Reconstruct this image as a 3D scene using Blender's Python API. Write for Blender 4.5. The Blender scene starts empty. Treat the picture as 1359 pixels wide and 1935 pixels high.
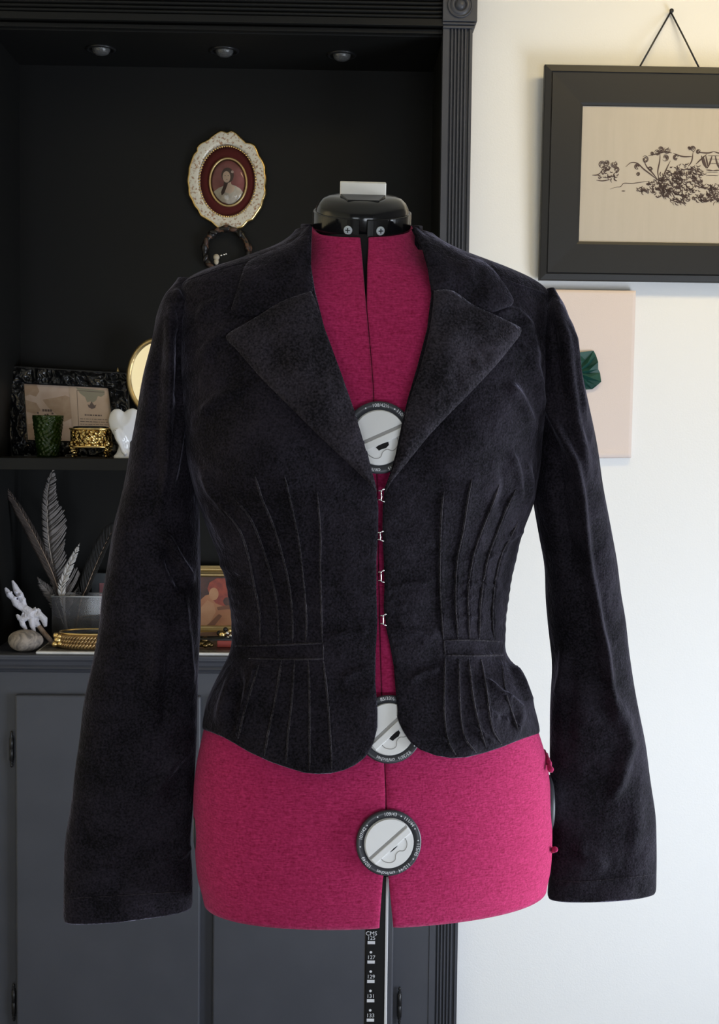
import bpy, bmesh, math, random
import numpy as np
from mathutils import Vector, Matrix
from mathutils.geometry import delaunay_2d_cdt

random.seed(7)
RNG = np.random.default_rng(7)
SC = bpy.context.scene
COL = SC.collection
PI = math.pi

# ------------------------------------------------------------------ camera
FPX, CX, CY = 2500.0, 679.5, 967.5
CAM = np.array((0.0, 0.0, 1.36))
YAW, PITCH, ROLL = 0.021, math.radians(3.5), 0.0115
RM = Matrix.Rotation(-YAW, 3, 'Z') @ Matrix.Rotation(PI / 2 - PITCH, 3, 'X') @ Matrix.Rotation(ROLL, 3, 'Z')
RN = np.array(RM)


def at(px, py, Y):
    """world point(s) seen at a pixel of the photograph, on the plane y = Y"""
    px, py, Y = np.broadcast_arrays(np.asarray(px, float), np.asarray(py, float), np.asarray(Y, float))
    d = np.stack([(px - CX) / FPX, -(py - CY) / FPX, -np.ones_like(px)], -1) @ RN.T
    return CAM + d * (Y / d[..., 1])[..., None]


def proj(P):
    d = (np.asarray(P) - CAM) @ RN
    return CX + FPX * d[..., 0] / (-d[..., 2]), CY - FPX * d[..., 1] / (-d[..., 2])


cam = bpy.data.cameras.new('camera')
cam.sensor_fit = 'VERTICAL'
cam.sensor_height = 24.0
cam.lens = FPX * 24.0 / 1935.0
cam.clip_start = 0.05
camo = bpy.data.objects.new('camera', cam)
M4 = RM.to_4x4()
M4.translation = Vector(CAM)
camo.matrix_world = M4
COL.objects.link(camo)
SC.camera = camo


# ------------------------------------------------------------------ helpers
def link(name, me, m=None, parent=None, smooth=True):
    o = bpy.data.objects.new(name, me)
    COL.objects.link(o)
    if m is not None and len(me.materials) == 0:
        me.materials.append(m)
    if smooth and len(me.polygons):
        me.polygons.foreach_set('use_smooth', [True] * len(me.polygons))
    if parent is not None:
        o.parent = parent
        o.matrix_parent_inverse = parent_world(parent).inverted()
    return o


def parent_world(p):
    m = p.matrix_basis.copy()
    if p.parent:
        m = parent_world(p.parent) @ p.matrix_parent_inverse @ m
    return m


def mesh(name, verts, faces, m=None, parent=None, smooth=True):
    me = bpy.data.meshes.new(name)
    me.from_pydata([tuple(map(float, v)) for v in verts], [], [tuple(map(int, f)) for f in faces])
    me.update()
    return link(name, me, m, parent, smooth)


def bmobj(name, bm, m=None, parent=None, smooth=False, bevel=0.0, mat=None):
    bmesh.ops.recalc_face_normals(bm, faces=bm.faces)
    if mat is not None:
        bm.transform(mat)
    me = bpy.data.meshes.new(name)
    bm.to_mesh(me)
    bm.free()
    o = link(name, me, m, parent, smooth)
    if bevel:
        b = o.modifiers.new('bevel', 'BEVEL')
        b.width = bevel
        b.segments = 2
        b.limit_method = 'ANGLE'
    return o


def thing(name, label, cat, loc=(0, 0, 0), group=None):
    o = bpy.data.objects.new(name, None)
    COL.objects.link(o)
    o.location = tuple(float(v) for v in loc)
    o.empty_display_size = 0.05
    tag(o, label, cat, group)
    return o


def tag(o, label, cat, group=None):
    o['label'] = label
    o['category'] = cat
    if group:
        o['group'] = group
    return o


def struct(o):
    o['kind'] = 'structure'
    return o


def box(bm, x0, x1, y0, y1, z0, z1):
    vs = [bm.verts.new(v) for v in ((x0, y0, z0), (x1, y0, z0), (x1, y1, z0), (x0, y1, z0),
                                    (x0, y0, z1), (x1, y0, z1), (x1, y1, z1), (x0, y1, z1))]
    for f in ((0, 3, 2, 1), (4, 5, 6, 7), (0, 1, 5, 4), (1, 2, 6, 5), (2, 3, 7, 6), (3, 0, 4, 7)):
        bm.faces.new([vs[i] for i in f])


def BM(*boxes):
    bm = bmesh.new()
    for b in boxes:
        box(bm, *b)
    return bm


def lathe(bm, prof, n=32, c=(0, 0, 0), sx=1.0, sy=1.0, wob=None):
    rings = []
    for (r, z) in prof:
        ring = []
        for k in range(n):
            a = 2 * PI * k / n
            rr = max(r, 1e-5) * (1.0 if wob is None else wob(a, z))
            ring.append(bm.verts.new((c[0] + rr * sx * math.cos(a), c[1] + rr * sy * math.sin(a), c[2] + z)))
        rings.append(ring)
    for a, b in zip(rings, rings[1:]):
        for k in range(n):
            bm.faces.new((a[k], a[(k + 1) % n], b[(k + 1) % n], b[k]))
    bm.faces.new(rings[0][::-1])
    bm.faces.new(rings[-1])
    return bm


def tube(bm, pts, r, n=8):
    """r: number or list; round tube along points"""
    pts = [Vector(p) for p in pts]
    rs = r if hasattr(r, '__len__') else [r] * len(pts)
    rings = []
    ref = Vector((0.13, 0.21, 0.97))
    for i, p in enumerate(pts):
        t = (pts[min(i + 1, len(pts) - 1)] - pts[max(i - 1, 0)])
        t = t.normalized() if t.length > 1e-9 else Vector((0, 0, 1))
        a = t.cross(ref)
        if a.length < 1e-3:
            a = t.cross(Vector((1, 0, 0)))
        a.normalize()
        b = t.cross(a)
        rings.append([bm.verts.new(p + (a * math.cos(2 * PI * k / n) + b * math.sin(2 * PI * k / n)) * rs[i]) for k in range(n)])
    for a, b in zip(rings, rings[1:]):
        for k in range(n):
            bm.faces.new((a[k], a[(k + 1) % n], b[(k + 1) % n], b[k]))
    bm.faces.new(rings[0][::-1])
    bm.faces.new(rings[-1])
    return bm


def ell(bm, c, r, M=None, u=20, v=12):
    m = Matrix.Translation(Vector(c)) @ (M.to_4x4() if M is not None else Matrix.Identity(4)) @ Matrix.Diagonal((r[0], r[1], r[2], 1))
    bmesh.ops.create_uvsphere(bm, u_segments=u, v_segments=v, radius=1.0, matrix=m)


def resample(poly, step, closed=False):
    P = np.array(poly, float)
    if closed:
        P = np.vstack([P, P[:1]])
    d = np.r_[0, np.cumsum(np.hypot(*np.diff(P, axis=0).T))]
    n = max(2, int(round(d[-1] / step)) + 1)
    s = np.linspace(0, d[-1], n)
    Q = np.stack([np.interp(s, d, P[:, 0]), np.interp(s, d, P[:, 1])], 1)
    return Q[:-1] if closed else Q


def smooth_poly(poly, step=4.0):
    """Catmull-Rom through the points"""
    P = np.array(poly, float)
    P = np.vstack([2 * P[0] - P[1], P, 2 * P[-1] - P[-2]])
    out = []
    for i in range(1, len(P) - 2):
        n = max(2, int(np.hypot(*(P[i + 1] - P[i])) / step))
        for k in range(n):
            t = k / n
            out.append(0.5 * (2 * P[i] + (P[i + 1] - P[i - 1]) * t + (2 * P[i - 1] - 5 * P[i] + 4 * P[i + 1] - P[i + 2]) * t * t
                              + (3 * P[i] - P[i - 1] - 3 * P[i + 1] + P[i + 2]) * t ** 3))
    out.append(P[-2])
    return np.array(out)


def polydist(px, py, poly):
    """distance to a polyline, signed side (+ = right of the travel direction in the picture), arc fraction"""
    P = np.array(poly, float)
    best = np.full(np.shape(px), 1e9)
    side = np.zeros(np.shape(px))
    frac = np.zeros(np.shape(px))
    L = np.r_[0, np.cumsum(np.hypot(*np.diff(P, axis=0).T))]
    for i in range(len(P) - 1):
        a, b = P[i], P[i + 1]
        e = b - a
        l2 = float(e @ e) + 1e-12
        t = np.clip(((px - a[0]) * e[0] + (py - a[1]) * e[1]) / l2, 0, 1)
        dx, dy = px - (a[0] + t * e[0]), py - (a[1] + t * e[1])
        d = np.hypot(dx, dy)
        m = d < best
        best = np.where(m, d, best)
        side = np.where(m, np.sign(e[0] * dy - e[1] * dx), side)
        frac = np.where(m, (L[i] + t * math.sqrt(l2)) / L[-1], frac)
    return best, side, frac


def inside(px, py, poly):
    P = np.array(poly, float)
    c = np.zeros(np.shape(px), bool)
    for (x0, y0), (x1, y1) in zip(P, np.roll(P, -1, 0)):
        hit = ((y0 > py) != (y1 > py))
        xs = (x1 - x0) * (py - y0) / ((y1 - y0) if y1 != y0 else 1e-9) + x0
        c ^= hit & (px < xs)
    return c


def text_mesh(s, size):
    cu = bpy.data.curves.new('writing', 'FONT')
    cu.body = s
    cu.size = size
    cu.align_x = 'CENTER'
    cu.align_y = 'CENTER'
    cu.resolution_u = 3
    to = bpy.data.objects.new('writing', cu)
    COL.objects.link(to)
    dg = bpy.context.evaluated_depsgraph_get()
    me = bpy.data.meshes.new_from_object(to.evaluated_get(dg))
    vs = [v.co.copy() for v in me.vertices]
    fs = [tuple(p.vertices) for p in me.polygons]
    bpy.data.objects.remove(to)
    bpy.data.meshes.remove(me)
    bpy.data.curves.remove(cu)
    return vs, fs


# ------------------------------------------------------------------ materials
def mat(name, col, rough=0.5, metal=0.0, bump=None, bump_s=0.1, var=None, var_s=20.0, spec=0.5, sheen=0.0, sheen_r=0.4,
        sheen_t=(1, 1, 1), coat=0.0, trans=0.0, ior=1.45, stretch=(1, 1, 1), detail=4.0, bdist=0.002):
    m = bpy.data.materials.new(name)
    m.use_nodes = True
    nt = m.node_tree
    b = nt.nodes['Principled BSDF']
    b.inputs['Base Color'].default_value = (*col, 1)
    b.inputs['Roughness'].default_value = rough
    b.inputs['Metallic'].default_value = metal
    b.inputs['Specular IOR Level'].default_value = spec
    b.inputs['Sheen Weight'].default_value = sheen
    b.inputs['Sheen Roughness'].default_value = sheen_r
    b.inputs['Sheen Tint'].default_value = (*sheen_t, 1)
    b.inputs['Coat Weight'].default_value = coat
    b.inputs['Coat Roughness'].default_value = 0.08
    b.inputs['Transmission Weight'].default_value = trans
    b.inputs['IOR'].default_value = ior
    tc = nt.nodes.new('ShaderNodeTexCoord')
    mp = nt.nodes.new('ShaderNodeMapping')
    mp.inputs['Scale'].default_value = stretch
    nt.links.new(tc.outputs['Object'], mp.inputs['Vector'])
    if var is not None:
        n = nt.nodes.new('ShaderNodeTexNoise')
        n.inputs['Scale'].default_value = var_s
        n.inputs['Detail'].default_value = detail
        nt.links.new(mp.outputs['Vector'], n.inputs['Vector'])
        r = nt.nodes.new('ShaderNodeValToRGB')
        r.color_ramp.elements[0].position = 0.35
        r.color_ramp.elements[1].position = 0.65
        r.color_ramp.elements[0].color = (*col, 1)
        r.color_ramp.elements[1].color = (*var, 1)
        nt.links.new(n.outputs['Fac'], r.inputs['Fac'])
        nt.links.new(r.outputs['Color'], b.inputs['Base Color'])
    if bump is not None:
        n = nt.nodes.new('ShaderNodeTexNoise')
        n.inputs['Scale'].default_value = bump
        n.inputs['Detail'].default_value = 3.0
        nt.links.new(mp.outputs['Vector'], n.inputs['Vector'])
        k = nt.nodes.new('ShaderNodeBump')
        k.inputs['Strength'].default_value = bump_s
        k.inputs['Distance'].default_value = bdist
        nt.links.new(n.outputs['Fac'], k.inputs['Height'])
        nt.links.new(k.outputs['Normal'], b.inputs['Normal'])
    return m


def nodes_of(m):
    return m.node_tree, m.node_tree.nodes['Principled BSDF']


M_wall = mat('wall_paint', (0.80, 0.80, 0.80), 0.75, bump=260, bump_s=0.12)
M_ceiling = mat('ceiling_paint', (0.70, 0.66, 0.56), 0.9)
M_cream = mat('cream_paint', (0.74, 0.68, 0.50), 0.8)
M_taupe = mat('taupe_paint', (0.26, 0.25, 0.24), 0.8)
M_floor = mat('wood_floor', (0.16, 0.14, 0.12), 0.5, var=(0.11, 0.095, 0.08), var_s=6, stretch=(1, 8, 1))
M_hutch = mat('charcoal_paint', (0.050, 0.053, 0.066), 0.42, bump=140, bump_s=0.05, var=(0.057, 0.060, 0.074), var_s=9)
M_hutch_shade = mat('charcoal_paint_shaded', (0.0068, 0.0068, 0.0066), 0.55, bump=120, bump_s=0.06, spec=0.3)  # darker copy of the hutch paint; shade of recess, shelf and header coloured in
M_iron = mat('painted_iron', (0.03, 0.03, 0.032), 0.32, 0.6)
M_chrome = mat('chrome', (0.75, 0.75, 0.76), 0.12, 1.0)
M_lens = mat('lamp_glass', (0.12, 0.12, 0.12), 0.15, 0.3, bump=400, bump_s=0.4)
M_plastic = mat('glossy_black_plastic', (0.008, 0.008, 0.009), 0.14, spec=0.6)
M_black = mat('black_plastic', (0.012, 0.012, 0.014), 0.4)
M_dialring = mat('dark_grey_plastic', (0.045, 0.047, 0.055), 0.38)
M_dial = mat('white_plastic', (0.86, 0.85, 0.84), 0.42)
M_dialgrey = mat('grey_plastic', (0.38, 0.365, 0.35), 0.5)
M_print = mat('white_print', (0.85, 0.86, 0.9), 0.5)
M_clip = mat('cream_plastic', (0.88, 0.84, 0.76), 0.5)
M_silver = mat('silver_wire', (0.85, 0.85, 0.86), 0.2, 1.0)
M_void = mat('black_lining', (0.006, 0.005, 0.006), 0.9)

# felted magenta knit
M_felt = mat('magenta_felt', (0.46, 0.018, 0.105), 0.9, spec=0.15, sheen=0.25, sheen_r=0.5, sheen_t=(1.0, 0.35, 0.55))
nt, b = nodes_of(M_felt)
tc = nt.nodes.new('ShaderNodeTexCoord')
n1 = nt.nodes.new('ShaderNodeTexNoise')
n1.inputs['Scale'].default_value = 420
n1.inputs['Detail'].default_value = 3
mp = nt.nodes.new('ShaderNodeMapping')
mp.inputs['Scale'].default_value = (150, 150, 900)
n2 = nt.nodes.new('ShaderNodeTexNoise')
n2.inputs['Scale'].default_value = 1.0
n2.inputs['Detail'].default_value = 2
nt.links.new(tc.outputs['Object'], n1.inputs['Vector'])
nt.links.new(tc.outputs['Object'], mp.inputs['Vector'])
nt.links.new(mp.outputs['Vector'], n2.inputs['Vector'])
mx = nt.nodes.new('ShaderNodeMath')
mx.operation = 'ADD'
nt.links.new(n1.outputs['Fac'], mx.inputs[0])
nt.links.new(n2.outputs['Fac'], mx.inputs[1])
rp = nt.nodes.new('ShaderNodeValToRGB')
rp.color_ramp.elements[0].position = 0.30
rp.color_ramp.elements[1].position = 0.72
rp.color_ramp.elements[0].color = (0.27, 0.008, 0.052, 1)
rp.color_ramp.elements[1].color = (0.60, 0.040, 0.165, 1)
hf = nt.nodes.new('ShaderNodeMath')
hf.operation = 'MULTIPLY'
hf.inputs[1].default_value = 0.5
nt.links.new(mx.outputs[0], hf.inputs[0])
nt.links.new(hf.outputs[0], rp.inputs['Fac'])
nt.links.new(rp.outputs['Color'], b.inputs['Base Color'])
bp = nt.nodes.new('ShaderNodeBump')
bp.inputs['Strength'].default_value = 0.5
bp.inputs['Distance'].default_value = 0.001
nt.links.new(mx.outputs[0], bp.inputs['Height'])
nt.links.new(bp.outputs['Normal'], b.inputs['Normal'])


def velvet(name, base, tint, amount=0.5):
    """pile fabric: the nap lies in drifting patches, so the sheen comes and goes"""
    m = mat(name, base, 0.85, spec=0.12, sheen=amount, sheen_r=0.28, sheen_t=tint)
    nt, b = nodes_of(m)
    tc = nt.nodes.new('ShaderNodeTexCoord')
    a = nt.nodes.new('ShaderNodeTexNoise')
    a.inputs['Scale'].default_value = 26
    a.inputs['Detail'].default_value = 3
    a.inputs['Roughness'].default_value = 0.5
    a.inputs['Distortion'].default_value = 0.15
    nt.links.new(tc.outputs['Object'], a.inputs['Vector'])
    r = nt.nodes.new('ShaderNodeMapRange')
    r.inputs['From Min'].default_value = 0.36
    r.inputs['From Max'].default_value = 0.68
    r.inputs['To Min'].default_value = amount * 0.5
    r.inputs['To Max'].default_value = amount * 1.6
    nt.links.new(a.outputs['Fac'], r.inputs['Value'])
    nt.links.new(r.outputs['Result'], b.inputs['Sheen Weight'])
    f = nt.nodes.new('ShaderNodeTexNoise')
    f.inputs['Scale'].default_value = 520
    f.inputs['Detail'].default_value = 2
    nt.links.new(tc.outputs['Object'], f.inputs['Vector'])
    g = nt.nodes.new('ShaderNodeTexNoise')
    g.inputs['Scale'].default_value = 480
    g.inputs['Detail'].default_value = 2
    nt.links.new(tc.outputs['Object'], g.inputs['Vector'])
    mxg = nt.nodes.new('ShaderNodeMix')
    mxg.inputs[0].default_value = 0.6
    nt.links.new(a.outputs['Fac'], mxg.inputs[2])
    nt.links.new(g.outputs['Fac'], mxg.inputs[3])
    cr = nt.nodes.new('ShaderNodeValToRGB')
    cr.color_ramp.elements[0].position = 0.38
    cr.color_ramp.elements[1].position = 0.66
    cr.color_ramp.elements[0].color = (*[v * 0.3 for v in base], 1)
    cr.color_ramp.elements[1].color = (*[v * 1.9 for v in base], 1)
    nt.links.new(mxg.outputs[0], cr.inputs['Fac'])
    nt.links.new(cr.outputs['Color'], b.inputs['Base Color'])
    k1 = nt.nodes.new('ShaderNodeBump')
    k1.inputs['Strength'].default_value = 0.45
    k1.inputs['Distance'].default_value = 0.016
    nt.links.new(a.outputs['Fac'], k1.inputs['Height'])
    k2 = nt.nodes.new('ShaderNodeBump')
    k2.inputs['Strength'].default_value = 0.6
    k2.inputs['Distance'].default_value = 0.0014
    nt.links.new(f.outputs['Fac'], k2.inputs['Height'])
    nt.links.new(k1.outputs['Normal'], k2.inputs['Normal'])
    nt.links.new(k2.outputs['Normal'], b.inputs['Normal'])
    return m


M_velvet = velvet('black_velvet', (0.0135, 0.0112, 0.0158), (0.70, 0.66, 0.88), 0.28)
M_lapel_lit = velvet('black_velvet_lapel_lit', (0.0235, 0.0200, 0.0255), (0.72, 0.68, 0.85), 0.42)  # paler copy of the velvet, light on the turned nap put into its colour
M_cord = velvet('black_velvet_fold', (0.030, 0.026, 0.030), (0.8, 0.75, 0.85), 0.5)

# ------------------------------------------------------------------ lofted bodies
YC = 1.37          # depth of the dress form's axis
SHEAR = 0.13       # the form is turned a little to its left
AX = float(at(703, 1000, YC)[0])


def orient(o, cx, cy):
    """faces of a shell look away from its upright axis"""
    me = o.data
    t = 0.0
    for p in me.polygons:
        t += (p.center.x - cx) * p.normal.x + (p.center.y - cy) * p.normal.y
    if t < 0:
        me.flip_normals()


class Loft:
    """closed body of oval sections; its outline on both sides follows polylines taken from the photograph"""

    def __init__(s, left, right, rows, p=2.3, yc=YC, shear=SHEAR, ax=None, bumps=()):
        L = np.array(sorted(left, key=lambda q: q[1]), float)
        R = np.array(sorted(right, key=lambda q: q[1]), float)
        rows = np.array(rows, float)            # y, front depth, back depth[, yc offset]
        y0, y1 = rows[0, 0], rows[-1, 0]
        ys = np.linspace(y0, y1, 160)
        fl = lambda y: np.interp(y, L[:, 1], L[:, 0])
        fr = lambda y: np.interp(y, R[:, 1], R[:, 0])
        s.ax = AX if ax is None else ax
        off = np.interp(ys, rows[:, 0], rows[:, 3]) if rows.shape[1] > 3 else np.zeros_like(ys)
        yc = yc + off
        z = at((fl(ys) + fr(ys)) / 2, ys, yc)[..., 2]
        xs = []
        for f in (fl, fr):
            x = at(f(ys), ys, yc)[..., 0]
            for _ in range(8):
                Y = yc + shear * (x - s.ax)
                px, py = proj(np.stack([x, Y, z], -1))
                x = x + (f(py) - px) * Y / FPX
            xs.append(x)
        k = np.ones(7) / 7
        sm = lambda a: np.convolve(np.pad(a, 3, mode='edge'), k, 'valid')
        o = np.argsort(z)
        s.z = z[o]
        s.xl, s.xr = sm(xs[0])[o], sm(xs[1])[o]
        s.bf = sm(np.interp(ys, rows[:, 0], rows[:, 1]))[o]
        s.bb = sm(np.interp(ys, rows[:, 0], rows[:, 2]))[o]
        s.yc = sm(yc)[o]
        s.p, s.shear, s.bumps = p, shear, bumps

    def get(s, z):
        i = lambda a: np.interp(z, s.z, a)
        xl, xr = i(s.xl), i(s.xr)
        return (xl + xr) / 2, (xr - xl) / 2, i(s.bf), i(s.bb), i(s.yc)

    def surf(s, th, z):
        th, z = np.broadcast_arrays(np.asarray(th, float), np.asarray(z, float))
        cx, w, bf, bb, yc = s.get(z)
        S = lambda t: np.sign(t) * np.abs(t) ** (2 / s.p)
        x = cx + w * S(np.sin(th))
        c = S(np.cos(th))
        Y = yc + s.shear * (x - s.ax) - np.where(c > 0, bf, bb) * c
        Y = Y - np.where(c > 0, s.bump(x, z) * np.minimum(1, c * 2), 0)
        return np.stack([x, Y, z], -1)

    def bump(s, x, z):
        d = 0.0
        for (bx, bz, sx, sz, a) in s.bumps:
            d = d + a * np.exp(-((x - bx) / sx) ** 2 - ((z - bz) / sz) ** 2)
        return d

    def front_y(s, x, z):
        cx, w, bf, bb, yc = s.get(z)
        t = np.clip(np.abs((x - cx) / w), 0, 0.9995)
        c = (1 - t ** s.p) ** (1 / s.p)
        return yc + s.shear * (x - s.ax) - bf * c - s.bump(x, z) * np.minimum(1, c * 2)

    def pix(s, px, py, off=0.0):
        """point of the front surface seen at a pixel, lifted towards the viewer by off"""
        Y = np.full(np.shape(px), YC - 0.06)
        for _ in range(14):
            P = at(px, py, Y)
            Y = 0.5 * Y + 0.5 * s.front_y(P[..., 0], P[..., 2])
        return at(px, py, Y - off)

    def theta_at(s, edge, z, lo=-1.4, hi=1.4):
        """angle at which the surface meets a picture polyline x(y), per height"""
        E = np.array(sorted(edge, key=lambda q: q[1]), float)
        lo = np.full(np.shape(z), lo)
        hi = np.full(np.shape(z), hi)
        for _ in range(40):
            m = (lo + hi) / 2
            px, py = proj(s.surf(m, z))
            g = px - np.interp(py, E[:, 1], E[:, 0])
            hi = np.where(g > 0, m, hi)
            lo = np.where(g > 0, lo, m)
        return (lo + hi) / 2

    def z_at(s, y, px=700, Y=None):
        return float(at(px, y, YC if Y is None else Y)[2])


def grid_faces(nr, nc, wrap=False, flip=False):
    i, j = np.meshgrid(np.arange(nr - 1), np.arange(nc if wrap else nc - 1), indexing='ij')
    a = i * nc + j
    b = i * nc + (j + 1) % nc
    f = np.stack([a, b, b + nc, a + nc], -1).reshape(-1, 4)
    return f[:, ::-1] if flip else f


def grid_normals(P, wrap=False):
    if wrap:
        dc = np.roll(P, -1, 1) - np.roll(P, 1, 1)
    else:
        dc = np.gradient(P, axis=1)
    dr = np.gradient(P, axis=0)
    n = np.cross(dc, dr)
    n /= np.linalg.norm(n, axis=-1, keepdims=True) + 1e-12
    return n


def outward(P, n, c):
    d = P - c
    flip = np.sum(d[..., :2] * n[..., :2], -1).sum() < 0
    return -n if flip else n


def fold_field(px, py, ridges=(), steps=()):
    D = np.zeros(np.shape(px))
    for poly, sig, amp in ridges:
        d, sd, fr = polydist(px, py, poly)
        end = np.clip(np.minimum(fr, 1 - fr) * 5, 0, 1)
        D += amp * np.exp(-(d / sig) ** 2) * end
    for poly, wid, amp in steps:      # a pleat edge: highest on the line, running out on its right-hand side
        d, sd, fr = polydist(px, py, poly)
        end = np.clip(np.minimum(fr, 1 - fr) * 12, 0, 1)
        q = d * sd
        D += amp * np.where(q > 0, np.exp(-q / wid), np.exp(-(q / 1.6) ** 2)) * end
    return D


def panel(name, outline, loft, m, parent, off=0.006, thick=0.004, step=5.0, puff=0.0, puff_w=8.0, ridges=(), lift=None, extra=None):
    """solid piece of cloth with a given outline, lying on the front of a lofted body"""
    O = resample(outline, step, True)
    xs = np.arange(O[:, 0].min(), O[:, 0].max(), step)
    ys = np.arange(O[:, 1].min(), O[:, 1].max(), step)
    X, Yy = np.meshgrid(xs, ys)
    X = X + (np.arange(len(ys)) % 2)[:, None] * step * 0.5
    X, Yy = X.ravel(), Yy.ravel()
    OC = np.vstack([O, O[:1]])
    k = inside(X, Yy, O) & (polydist(X, Yy, OC)[0] > step * 0.55)
    pts = [Vector(q) for q in O] + [Vector(q) for q in np.stack([X[k], Yy[k]], 1)]
    n = len(O)
    v2, e2, f2, *_ = delaunay_2d_cdt(pts, [(i, (i + 1) % n) for i in range(n)], [], 1, 1e-4)
    V = np.array([tuple(v) for v in v2])
    px, py = V[:, 0], V[:, 1]
    d = polydist(px, py, OC)[0]
    lf = off + puff * (1 - np.exp(-d / puff_w)) + fold_field(px, py, ridges)
    if lift is not None:
        lf = lf + lift(px, py)
    if extra is not None:
        lf = lf + extra(px, py)
    A = loft.pix(px, py, lf)
    B = loft.pix(px, py, np.minimum(lf - thick, off - thick * 0.4))
    faces = [tuple(f) for f in f2]
    cnt = {}
    for f in faces:
        for a, b in zip(f, f[1:] + f[:1]):
            cnt[(a, b)] = 1
    N = len(V)
    allf = list(faces) + [tuple(i + N for i in reversed(f)) for f in faces]
    for (a, b) in cnt:
        if (b, a) not in cnt:
            allf.append((b, a, a + N, b + N))
    bm = bmesh.new()
    vs = [bm.verts.new(p) for p in np.vstack([A, B])]
    for f in allf:
        try:
            bm.faces.new([vs[i] for i in f])
        except ValueError:
            pass
    return bmobj(name, bm, m, parent, smooth=True)


# ------------------------------------------------------------------ dress form
def mirror_rows(r):
    return r


FORM_L = [(590, 415), (589, 438), (584, 480), (560, 520), (450, 560), (380, 600), (362, 700), (370, 800), (384, 880), (408, 950),
          (446, 1060), (458, 1130), (460, 1200), (440, 1260), (412, 1310), (392, 1350), (380, 1400), (370, 1450), (366, 1500), (367, 1560),
          (370, 1600), (372, 1640), (377, 1668), (388, 1690)]
FORM_R = [(776, 415), (778, 438), (798, 480), (835, 520), (930, 560), (1000, 600), (1016, 700), (1008, 800), (998, 880), (980, 950),
          (955, 1060), (942, 1130), (938, 1200), (952, 1260), (985, 1310), (1005, 1350), (1020, 1390), (1031, 1430), (1038, 1480), (1041, 1540),
          (1041, 1600), (1038, 1640), (1033, 1662), (1022, 1685)]
FORM_ROWS = [(415, .047, .050, .0), (438, .048, .052, .0), (480, .055, .058, .0), (530, .066, .068, 0), (600, .085, .085, 0), (700, .098, .090, 0),
             (800, .106, .092, 0), (880, .106, .092, 0), (950, .100, .088, 0), (1060, .088, .080, 0), (1180, .080, .078, 0), (1260, .086, .085, 0),
             (1350, .100, .100, 0), (1450, .110, .110, 0), (1560, .113, .113, 0), (1640, .111, .112, 0), (1668, .108, .109, 0), (1686, .102, .104, 0)]
form_body = Loft(FORM_L, FORM_R, FORM_ROWS, p=2.25)

form = thing('dress_form', 'magenta fabric dress form with black neck cap and white dials, wearing the black jacket', 'dress form', (AX, YC, 0.0))
GAP_L = [(682, 415), (683, 440), (686, 500), (692.3, 575), (700.2, 660), (705, 720), (712, 900), (717.8, 1200), (721.8, 1330), (729.4, 1500), (728.6, 1640),
         (724, 1662), (718, 1745), (716, 1800)]
GAP_R = [(697, 415), (697, 440), (694.5, 500), (693.6, 575), (701.2, 660), (706, 720), (713, 900), (718.8, 1200), (722.8, 1330), (730.6, 1500),
         (732, 1640), (735, 1662), (743, 1745), (746, 1800)]


TILT = math.radians(18.5)


def half_form(name, edge, sgn, m, inset=0.0):
    zt, zb = form_body.z_at(431), form_body.z[0]
    z = np.linspace(zt, zb, 150)
    te = form_body.theta_at(edge, z, -0.9, 0.9)
    c = np.linspace(0, 1, 120) ** 1.25
    TH = te[:, None] + (sgn * PI - te)[:, None] * c[None, :]
    P = form_body.surf(TH, z[:, None])
    # the neck is cut off along the tilted plane of its band
    wt = np.clip((z - form_body.z_at(520)) / (zt - form_body.z_at(520)), 0, 1)[:, None] ** 1.5
    P[..., 2] += math.tan(TILT) * (P[..., 1] - YC) * wt
    n = outward(P, grid_normals(P), np.array((AX, YC, 0)))
    # the cut edge and the hem roll inwards
    ed = np.exp(-np.arange(120) / 1.3)[None, :] * 0.0016
    P = P - n * ed[..., None]
    me = mesh(name, P.reshape(-1, 3), grid_faces(150, 120, flip=sgn < 0), m, form)
    orient(me, AX, YC)
    so = me.modifiers.new('thickness', 'SOLIDIFY')
    so.thickness = 0.004
    so.offset = -1 if True else 1
    return me


half_form('torso_panel', GAP_L, -1, M_felt)
half_form('torso_panel', GAP_R, 1, M_felt)

# black inner shell seen through the gap between the panels, down to the lowest dial
zt, zb = form_body.z_at(455), form_body.z_at(1600)
z = np.linspace(zt, zb, 60)
th = np.linspace(-PI, PI, 80, endpoint=False)
P = form_body.surf(th[None, :], z[:, None])
ctr = np.stack([form_body.get(z)[0], form_body.get(z)[4] + 0 * z, z], -1)[:, None, :]
P = ctr + (P - ctr) * np.array((0.86, 0.86, 1.0))
mesh('inner_shell', P.reshape(-1, 3), grid_faces(60, 80, wrap=True), M_void, form)


def frame_at(px, py, off=0.0, loft=None):
    """local axes on the front surface: x right, y up, z outwards"""
    loft = loft or form_body
    o = loft.pix(np.array([px, px + 6, px - 6, px, px], float), np.array([py, py, py, py - 6, py + 6], float), 0.0)
    n = np.cross(o[1] - o[2], o[3] - o[4])
    n /= np.linalg.norm(n)
    if n[1] > 0:
        n = -n
    up = np.array((0, 0, 1.0)) - n * n[2]
    up /= np.linalg.norm(up)
    rt = np.cross(up, n)
    m = Matrix.Identity(4)
    for i in range(3):
        m[i][0], m[i][1], m[i][2], m[i][3] = rt[i], up[i], n[i], o[0][i] + n[i] * off
    return m


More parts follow.
